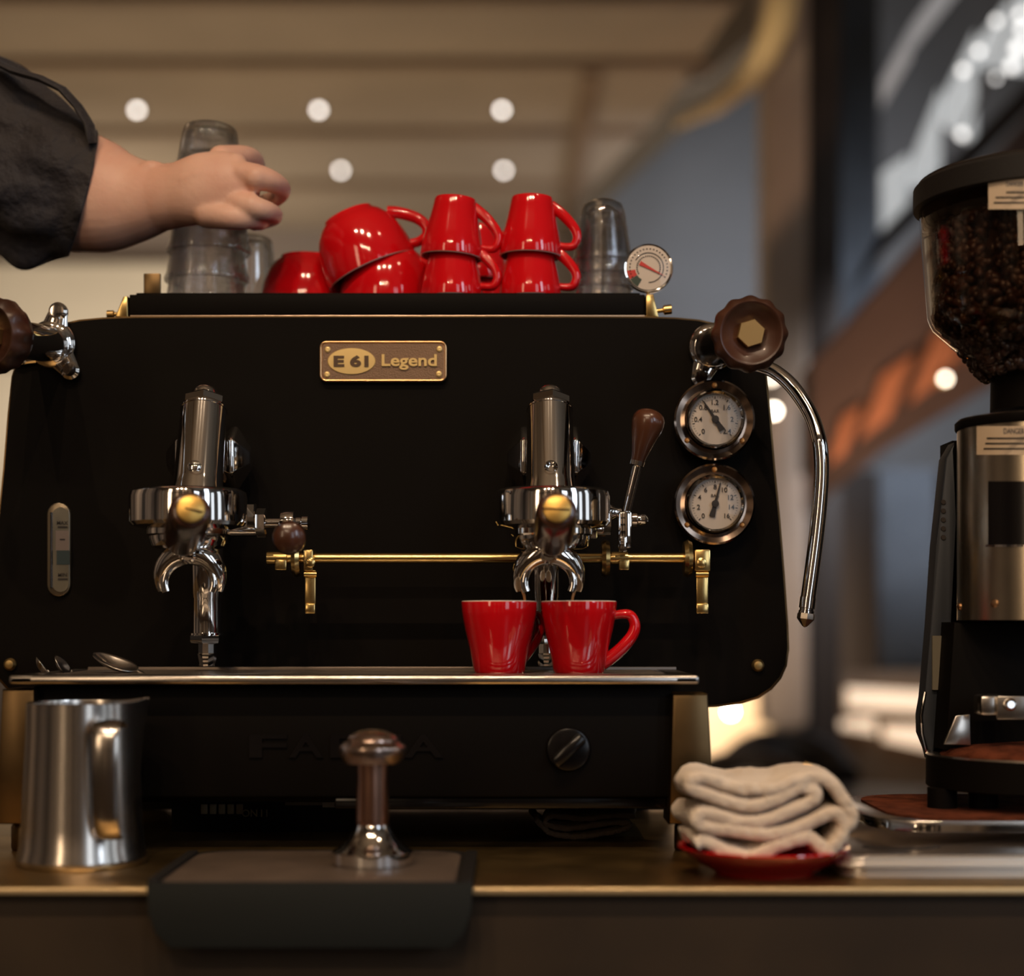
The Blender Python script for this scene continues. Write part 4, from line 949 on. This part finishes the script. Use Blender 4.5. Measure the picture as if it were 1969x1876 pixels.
# ------------------------------------------------------------------ towel on a red saucer
sd = 1.252; scx = W(1468, 0, sd).x
tag(obj('saucer', _open([(0, .0015), (.030, .0015), (.032, 0), (.036, 0), (.0375, .002), (.050, .0085), (.0600, .0160), (.0632, .0195), (.0628, .0207), (.0600, .0195), (.048, .0115), (.030, .0060), (0, .0055)], 64).xform(Matrix.Translation((scx, sd, .0003))), MT['red']), 'red saucer on the counter carrying the folded cream towel', 'saucer')
def cloth(name, path, y0, y1, thick, m, lb, d, amp=.002, seed=0, sub=1):
    sm = []; n = len(path)
    for i in range(n-1):
        p0, p1, p2, p3 = [Vector(path[max(0, min(n-1, j))]) for j in (i-1, i, i+1, i+2)]
        for k in range(6):
            t = k/6; sm.append(.5*((2*p1)+(-p0+p2)*t+(2*p0-5*p1+4*p2-p3)*t*t+(-p0+3*p1-3*p2+p3)*t**3))
    sm.append(Vector(path[-1]))
    g = G(); rows = []; ny = 20
    for j in range(ny+1):
        v = j/ny; y = y0+(y1-y0)*v; row = []
        for i, p in enumerate(sm):
            w_ = W(p.x, p.y, d); q = Vector((w_.x, y, w_.z))
            nz = noise.noise_vector(Vector((q.x*22+seed, q.y*18, q.z*22)))
            e = (1-math.cos(2*PI*v))*.5
            q += nz*amp*(1+.6*(1-e)); q.z -= (1-min(1, 5*v, 5*(1-v)))*.0015
            q.x += (.006*math.sin(3.1*v+i*.05+seed))*(v)
            row.append(g._v(q))
        rows.append(row)
    for A, B in zip(rows, rows[1:]):
        for i in range(len(A)-1): g.bm.faces.new((A[i], A[i+1], B[i+1], B[i]))
    o = obj(name, g, m, None, 180)
    s = o.modifiers.new('s', 'SOLIDIFY'); s.thickness = thick; s.offset = 0
    b = o.modifiers.new('b', 'SUBSURF'); b.levels = sub; b.render_levels = sub+1
    tx_ = bpy.data.textures.new('terry', 'CLOUDS'); tx_.noise_scale = .006
    dm = o.modifiers.new('d', 'DISPLACE'); dm.texture = tx_; dm.strength = .0022; dm.mid_level = .5
    return tag(o, lb, 'towel')
path = [(1336, 1630), (1356, 1624), (1395, 1640), (1440, 1648), (1490, 1622), (1540, 1614), (1562, 1626), (1580, 1642), (1602, 1630), (1618, 1590), (1600, 1566), (1540, 1592), (1480, 1600), (1420, 1598), (1368, 1600),
        (1340, 1588), (1352, 1574), (1400, 1580), (1450, 1578), (1520, 1560), (1555, 1548), (1562, 1530), (1535, 1520), (1490, 1535), (1430, 1550), (1375, 1545), (1330, 1528), (1326, 1512), (1350, 1508), (1400, 1522), (1450, 1518), (1490, 1516), (1525, 1505), (1570, 1502), (1602, 1515), (1626, 1552), (1634, 1572), (1622, 1592)]
cloth('folded_towel', [(a, b-9) for a, b in path], 1.205, 1.305, .0096, MT['towel'], 'cream terry towel folded in a loose pile on the red saucer', 1.215, .0036, 3)
path2 = [(1030, 1572), (1060, 1600), (1110, 1606), (1170, 1598), (1205, 1590), (1206, 1580), (1150, 1584), (1090, 1590), (1050, 1582), (1060, 1566), (1120, 1572), (1180, 1568), (1222, 1566)]
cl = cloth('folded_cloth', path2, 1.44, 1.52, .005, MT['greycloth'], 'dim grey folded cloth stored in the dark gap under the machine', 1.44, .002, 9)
# ------------------------------------------------------------------ grinder
gx = W(2000, 0, 1.40).x; gy = 1.40
gr = thing('coffee_grinder', (gx, gy, .03), 'black coffee grinder with a bean hopper at the right edge', 'coffee grinder')
zg = lambda py, d=1.40: W(0, py, d).z
R = .102
lid = obj('hopper_lid', G().lathe([(R*.965, zg(398, 1.40)), (R, zg(396, 1.40)), (R, zg(357, 1.40)), (R*.975, zg(351, 1.40)), (R*.95, zg(349, 1.40)), (0, zg(346, 1.40))], (gx, gy, 0), (0, 0, 1), 64), MT['rubber'], gr)
obj('lid_rim', G().shell([(R*.955, zg(350, 1.40)), (R*.965, zg(346.5, 1.40)), (R*.945, zg(344, 1.40))], o=(gx, gy, 0), seg=64), MT['steel'], lid)
ht, hk, hbz = zg(394), zg(615), zg(726)
hp = obj('hopper', G().shell([(.0975, ht), (.0955, ht-.03), (.0905, hk+.004), (.0890, hk), (.0860, hk-.006), (.041, hbz)], o=(gx, gy, 0), seg=72), MT['pane'], gr)
mo = hp.modifiers.new('s', 'SOLIDIFY'); mo.thickness = .0025; mo.offset = -1
# beans, countless: one object
rnd = random.Random(5); g = G()
def bean(c, r):
    q = Vector((rnd.uniform(-1, 1), rnd.uniform(-1, 1), rnd.uniform(-1, 1))).normalized().to_track_quat('Z', 'Y').to_matrix()
    g.ball(c, r, 8, 5, (.62, .8, 1.15), q)
for k in range(1500):
    a = rnd.uniform(PI*.75, PI*2.0); z = rnd.uniform(hk-.045, ht-.012)
    rr = (.083 if z > hk else .083-(hk-z)*.80)-rnd.uniform(0, .008)
    bean((gx+rr*math.cos(a), gy+rr*math.sin(a), z), .0052)
g.lathe([(.03, hk-.05), (.074, hk), (.078, ht-.014), (0, ht-.010)], (gx, gy, 0), (0, 0, 1), 40)
bo = obj('coffee_beans', g, MT['beans'], gr, 60); bo['kind'] = 'stuff'
def curved_label(name, px0, px1, py0, py1, d, R_, m, par, slope=0, cxp=None):
    # patch of paper wrapped round a vertical cylinder of radius R_ centred on the grinder axis
    g = G(); n = 10; A = []; B = []
    for i in range(n+1):
        px = px0+(px1-px0)*i/n; x = (px-984.5)*d/F-gx; x = clamp(x, -R_, R_); y = gy-math.sqrt(max(0, R_*R_-x*x))
        A.append(g._v((gx+x, y, ZC+(1200-py1)*y/F))); B.append(g._v((gx+x, y, ZC+(1200-py0)*y/F)))
    for i in range(n): g.bm.faces.new((A[i], A[i+1], B[i+1], B[i]))
    return obj(name, g, m, par, 180)
lb_ = curved_label('warning_label', 1897, 2040, 343, 402, 1.33, .0985, MT['label'], gr)
for (a, b, c_, e) in ((1925, 2030, 368, 371), (1908, 2035, 378, 381), (1905, 2035, 388, 391)):
    curved_label('label_print', a, b, c_, e, 1.33, .0988, MT['ink'], lb_)
ns = G().lathe([(.0400, zg(790)), (.0395, hbz+.008), (.043, hbz+.009)], (gx, gy, 0), (0, 0, 1), 40)
obj('hopper_neck', ns, MT['black'], gr)
R2 = .0665; z1, z0_ = zg(824), zg(1192)
obj('collar_lid', G().lathe([(R2*1.02, zg(826)), (R2*1.03, zg(823)), (R2*1.03, zg(812)), (R2*1.0, zg(808)), (0, zg(804))], (gx, gy, 0), (0, 0, 1), 56), MT['black'], gr)
obj('collar_rim', G().lathe([(R2*.99, zg(808.5)), (R2*.995, zg(806)), (R2*.98, zg(805)), (0, zg(803))], (gx, gy, 0), (0, 0, 1), 56), MT['steel'], gr)
ds = obj('doser_chamber', G().lathe([(R2, z0_), (R2, z1)], (gx, gy, 0), (0, 0, 1), 72), mat('doser_steel', (.55, .47, .36), .2, 1, rvar=.1, vscale=14), gr)
wl = curved_label('warning_label', 1895, 2030, 819, 874, 1.345, R2+.0006, MT['label'], ds)
for (a, b, c_, e) in ((1898+10, 2030, 841, 844), (1906, 2030, 851, 854), (1904, 2030, 861, 864)):
    curved_label('label_print', a, b, c_, e, 1.345, R2+.0009, MT['ink'], wl)
t = text('label_lettering', 'DANGER', (W(1944, 0, 1.345).x, gy-R2+.0032, W(0, 831, 1.345).z), M(11, 1.345), MT['ink'], wl, .0004, .02, width=M(40, 1.345))
text('label_lettering', 'DANGER', (W(1948, 0, 1.31).x, gy-.0985+.0035, W(0, 357, 1.31).z), M(9, 1.31), MT['ink'], lb_, .0004, .03, width=M(34, 1.31))
t.rotation_euler = (0, 0, 0)
curved_label('doser_window', 1910, 2040, 925, 1048, 1.345, R2+.0010, MT['blackgloss'], ds)
curved_label('doser_window', 1842, 1871, 935, 1050, 1.355, R2+.0010, MT['blackgloss'], ds)
for (a, b, c_, e) in ((1906, 2040, 1047, 1051), (1840, 1873, 1049, 1052)):
    curved_label('window_edge', a, b, c_, e, 1.345, R2+.0014, MT['chrome'], ds)
for (a, b) in ((1917, 1160), (1845, 1166)):
    x = (a-984.5)*1.35/F-gx; x = clamp(x, -R2, R2); y = gy-math.sqrt(max(0, R2*R2-x*x))
    obj('chamber_screw', G().lathe([(.0032, -.001), (.0032, .001), (0, .0025)], (gx+x, y, zg(b, y)), (x, y-gy, 0), 14), mat('cscrew', (.6, .36, .2), .3, 1), ds)
# black body, blue-black side post, ground coffee tray
bd = 1.41
def quad(pp, y0, y1, bev=.003): 
    return G().prism([(W(a, b, bd).x, W(a, b, bd).z) for a, b in pp], y0, y1, bev)
obj('grinder_body', quad([(1872, 1196), (1872, 830), (2150, 830), (2150, 1500), (1845, 1480), (1845, 1330)], 1.475, 1.52), MT['black'], gr)
obj('body_front', quad([(1828, 1196), (2150, 1196), (2150, 1485), (1812, 1440)], 1.40, 1.472), MT['black'], gr)
obj('side_post', G().prism([(W(a, b, 1.44).x, W(a, b, 1.44).z) for a, b in ((1836, 850), (1838, 1000), (1828, 1200), (1818, 1330), (1808, 1410), (1790, 1460), (1785, 1440), (1773, 1410), (1772, 1375), (1778, 1340), (1790, 1200), (1800, 1050), (1818, 880))], 1.44, 1.462, .002), MT['navy'], gr)
pr = obj('post_edge', G().tube([W(a, b, 1.44) for a, b in ((1779, 1330), (1771, 1375), (1773, 1410), (1784, 1455))], .0014, 8), MT['chrome'], gr)
sl = obj('serial_label', G().box(W(1793, 1326, 1.437), W(1815, 1222, 1.4395)), mat('dull_label', (.16, .14, .10), .5), gr)
for k in range(5):
    obj('post_vent', G().lathe([(.0022, -.0006), (.0020, .0006), (0, .0006)], W(1814, 965+k*17, 1.4395), (0, -1, 0), 12), MT['ink'], gr)
obj('chute_fork', G().box(W(1886, 1376, 1.36), W(1920, 1334, 1.385), .003).box(W(1918, 1383, 1.355), W(2060, 1337, 1.362), .001), MT['steel'], gr)
obj('fork_bolt', G().lathe([(.005, 0), (.005, .003), (.003, .005), (0, .005)], W(1941, 1354, 1.355), (0, -1, 0), 16), MT['chrome'], gr)
R3 = .092
zb0, zb1 = W(0, 1528, 1.33).z, W(0, 1466, 1.33).z
gb_ = obj('grounds_bowl', G().lathe([(R3*.99, zb0), (R3, zb0+.001), (R3, zb1), (R3*.985, zb1+.0012), (R3*.96, zb1), (R3*.95, zb1-.012), (0, zb1-.012)], (gx, gy, 0), (0, 0, 1), 72), MT['black'], gr)
obj('bowl_rim', G().lathe([(R3*.968, zb1+.0004), (R3*.985, zb1+.0022), (R3*1.0, zb1+.0006)], (gx, gy, 0), (0, 0, 1), 72), MT['steel'], gb_)
g = G().lathe([(R3*.945, zb1-.003), (R3*.80, zb1+.006), (R3*.6, zb1+.010), (0, zb1+.012)], (gx, gy, 0), (0, 0, 1), 48)
for v in g.bm.verts: v.co.z += .003*noise.noise(v.co*60)
o_ = obj('ground_coffee', g, MT['grounds'], gb_, 180); o_['kind'] = 'stuff'
obj('inner_plate', G().prism([(W(a, b, 1.39).x, W(a, b, 1.39).z) for a, b in ((1812, 1430), (1835, 1375), (1862, 1372), (1864, 1432))], 1.385, 1.388, .0008), MT['steel'], gr)
for px in (1800, 1880, 1990):
    obj('grinder_foot', G().lathe([(.012, .031), (.012, zb0+.001)], (W(px, 0, 1.36).x+.01, 1.36+.02, 0), (0, 0, 1), 20), MT['black'], gr)
# ------------------------------------------------------------------ grounds tray and flat steel container below it
tx0 = W(1685, 0, 1.30).x
gt = thing('grounds_tray', (tx0+.15, 1.38, .026), 'shallow steel tray of spilled ground coffee under the grinder', 'tray')
obj('tray_body', slab(rrect(tx0, .56, 1.298, 1.50, .05), .0245, .0315, .001), MT['chrome'], gt)
obj('tray_rim', slab(rrect(tx0-.001, .561, 1.297, 1.501, .05), .0300, .0330, .0012), MT['steel'], gt)
g = slab(rrect(tx0+.018, .55, 1.305, 1.49, .05, n=10), .0325, .0345, .001)
o_ = obj('ground_coffee', g, MT['grounds'], gt); o_['kind'] = 'stuff'
fx0 = W(1598, 0, 1.24).x
fc_ = thing('steel_container', (fx0+.15, 1.34, 0), 'flat lidded steel container on the counter beside the towel', 'container')
def lift(P, z0, z1, bev): return slab(P, z0, z1, bev)
obj('container_body', lift(rrect(fx0+.006, .56, 1.225, 1.46, .018), .0004, .0080, .001), MT['rim'], fc_)
obj('container_rim', lift(rrect(fx0, .565, 1.219, 1.466, .02), .0086, .0118, .0015), MT['rim'], fc_)
ld = obj('lid', lift(rrect(fx0+.003, .56, 1.223, 1.46, .018), .0119, .0152, .0015), MT['rim'], fc_)
obj('lid_panel', lift(rrect(fx0+.014, .55, 1.236, 1.45, .014), .0150, .0158, .0006), mat('satin_steel', (.30, .25, .21), .33, 1), ld)
g = G(); pts = [W(1682, 1628, 1.245), W(1700, 1642, 1.245), W(1745, 1650, 1.245), W(1795, 1648, 1.245), W(1822, 1634, 1.245)]
g2 = G(); rad = [.004, .0045, .003, .0045, .004]
g2.tube([Vector((p.x, 1.262+abs(i-2)*.008, .0162)) for i, p in enumerate(pts)], [(.0009, r) for r in rad], 10, up=(0, 0, 1))
obj('finger_slot', g2, MT['ink'], ld)
# ------------------------------------------------------------------ arm and hand
def remesh(g, vox, smooth=4):
    me = bpy.data.meshes.new('tmp'); g.bm.to_mesh(me); g.bm.free()
    o = bpy.data.objects.new('tmp', me); C.objects.link(o)
    m = o.modifiers.new('r', 'REMESH'); m.mode = 'VOXEL'; m.voxel_size = vox
    s = o.modifiers.new('s', 'SMOOTH'); s.factor = .5; s.iterations = smooth
    bpy.context.view_layer.update()
    out = bpy.data.meshes.new_from_object(o.evaluated_get(bpy.context.evaluated_depsgraph_get()))
    bpy.data.objects.remove(o); return out
person = thing('person', W(-60, 380, 1.70), 'person reaching in from the left in a dark rolled sleeve, hand around the glass stack', 'person')
g = G()
D = 1.60
def chain(pp, seg=16):
    pts = [W(a, b, d) for a, b, d, r in pp]; rad = [(M(r[0], d), M(r[1], d)) if isinstance(r, tuple) else M(r, d) for a, b, d, r in pp]
    # densify
    P = []; R_ = []; n = len(pts)
    for i in range(n-1):
        p0, p1, p2, p3 = [pts[max(0, min(n-1, j))] for j in (i-1, i, i+1, i+2)]
        for k in range(5):
            t = k/5; P.append(.5*((2*p1)+(-p0+p2)*t+(2*p0-5*p1+4*p2-p3)*t*t+(-p0+3*p1-3*p2+p3)*t**3))
            ra, rb = rad[i], rad[i+1]
            if isinstance(ra, tuple): R_.append((ra[0]+(rb[0]-ra[0])*t, ra[1]+(rb[1]-ra[1])*t))
            else: R_.append(ra+(rb-ra)*t)
    P.append(pts[-1]); R_.append(rad[-1])
    g.tube(P, R_, seg)
    for e, r in ((P[0], R_[0]), (P[-1], R_[-1])):
        rr = r if not isinstance(r, tuple) else min(r)
        g.ball(e, rr*.98, 14, 10)
# forearm, wrist and palm: (vertical radius, depth radius)
chain([(110, 362, 1.655, (104, 84)), (160, 371, 1.65, (115, 90)), (215, 383, 1.64, (102, 82)), (262, 385, 1.632, (82, 68)), (310, 380, 1.62, (64, 54)), (345, 374, 1.61, (62, 50)),
       (385, 364, 1.598, (70, 46)), (430, 360, 1.594, (70, 44)), (462, 366, 1.594, (58, 40))], 32)
g.ball(W(292, 322, 1.612), M(17, 1.6), 12, 8, (1.5, 1, .8))
# index, middle, ring and little finger curl round the glasses, the thumb closes from behind
chain([(425, 306, 1.612, 27), (470, 302, 1.635, 22), (489, 312, 1.668, 20), (488, 338, 1.69, 18), (470, 360, 1.70, 15)])
chain([(440, 334, 1.592, 30), (496, 341, 1.582, 25), (531, 353, 1.592, 20), (541, 368, 1.622, 18), (524, 384, 1.665, 16), (494, 392, 1.698, 14)])
chain([(440, 386, 1.588, 28), (492, 400, 1.578, 22), (520, 408, 1.592, 18), (526, 416, 1.626, 17), (506, 424, 1.668, 16), (484, 426, 1.685, 13)])
chain([(400, 410, 1.590, 30), (450, 419, 1.580, 23), (486, 421, 1.588, 19), (500, 426, 1.614, 17), (488, 430, 1.65, 14)])
chain([(318, 372, 1.640, 34), (316, 378, 1.680, 27), (340, 386, 1.712, 23), (385, 392, 1.722, 19)])
g.ball(W(452, 318, 1.592), M(25, 1.6), 12, 8); g.ball(W(492, 343, 1.580), M(25, 1.6), 12, 8); g.ball(W(484, 396, 1.578), M(23, 1.6), 12, 8)
# tendon ridges on the back of the hand
for (x0_, y0_, x1_, y1_) in ((345, 345, 448, 316), (350, 360, 490, 350), (352, 378, 485, 392)):
    g.tube([W(x0_+(x1_-x0_)*t/6, y0_+(y1_-y0_)*t/6, 1.5815-.0025*math.sin(PI*t/6)) for t in range(7)], [(M(4+5*math.sin(PI*t/6), 1.6), M(5+4*math.sin(PI*t/6), 1.6)) for t in range(7)], 8)
g.ball(W(372, 392, 1.600), M(34, 1.6), 14, 10, (1.3, .8, .8))
me = remesh(g, .0020, 5)
body = obj('hand_and_forearm', me, MT['skin'], person, 180)
# nails
# sleeve
g = G()
rows = []; seg = 48
cuff = [(-220, 235, 1.70, 215, 150, 0), (-150, 250, 1.70, 208, 150, 0), (-80, 272, 1.69, 200, 148, 0), (-30, 290, 1.685, 190, 146, .1), (10, 306, 1.68, 182, 142, .3), (50, 330, 1.672, 170, 136, .55), (90, 350, 1.664, 152, 128, .8), (125, 363, 1.658, 134, 118, .95),
        (150, 372, 1.652, 124, 108, 1), (158, 375, 1.65, 121, 105, 1), (157, 375, 1.65, 115, 99, 1), (140, 372, 1.65, 110, 94, 1), (100, 360, 1.66, 110, 92, .8)]
for i, (a, b, d, rv, rd, k_) in enumerate(cuff):
    c_ = W(a, b, d); row = []
    for k in range(seg):
        t = 2*PI*k/seg; cz_, sy_ = math.cos(t), math.sin(t)
        fold = noise.noise(Vector((i*.9, cz_*3.2, sy_*3.2)))*.020 + .0035*math.sin(6*t+i*1.5)
        if i >= 7: fold *= .3
        p = c_ + Vector((k_*(M(27, d)*cz_-M(42, d)*sy_), 0, 0)) + Vector((0, sy_*(M(rd, d)+fold), cz_*(M(rv, d)+fold)))
        row.append(g._v(p))
    rows.append(row)
for A, B in zip(rows, rows[1:]):
    for k in range(seg): g.bm.faces.new((A[k], A[(k+1) % seg], B[(k+1) % seg], B[k]))
sl = obj('sleeve', g, MT['sleeve'], person, 180)
m_ = sl.modifiers.new('b', 'SUBSURF'); m_.levels = 1; m_.render_levels = 2
g = G(); g.tube([W(a, b, d) for a, b, d in ((-10, 118, 1.62), (30, 138, 1.60), (80, 152, 1.60), (120, 172, 1.60), (150, 205, 1.60), (172, 240, 1.60), (178, 275, 1.605))], [(M(7, 1.6), M(20, 1.6))]*7, 12)
obj('sleeve_tab', g, MT['sleeve'], person)
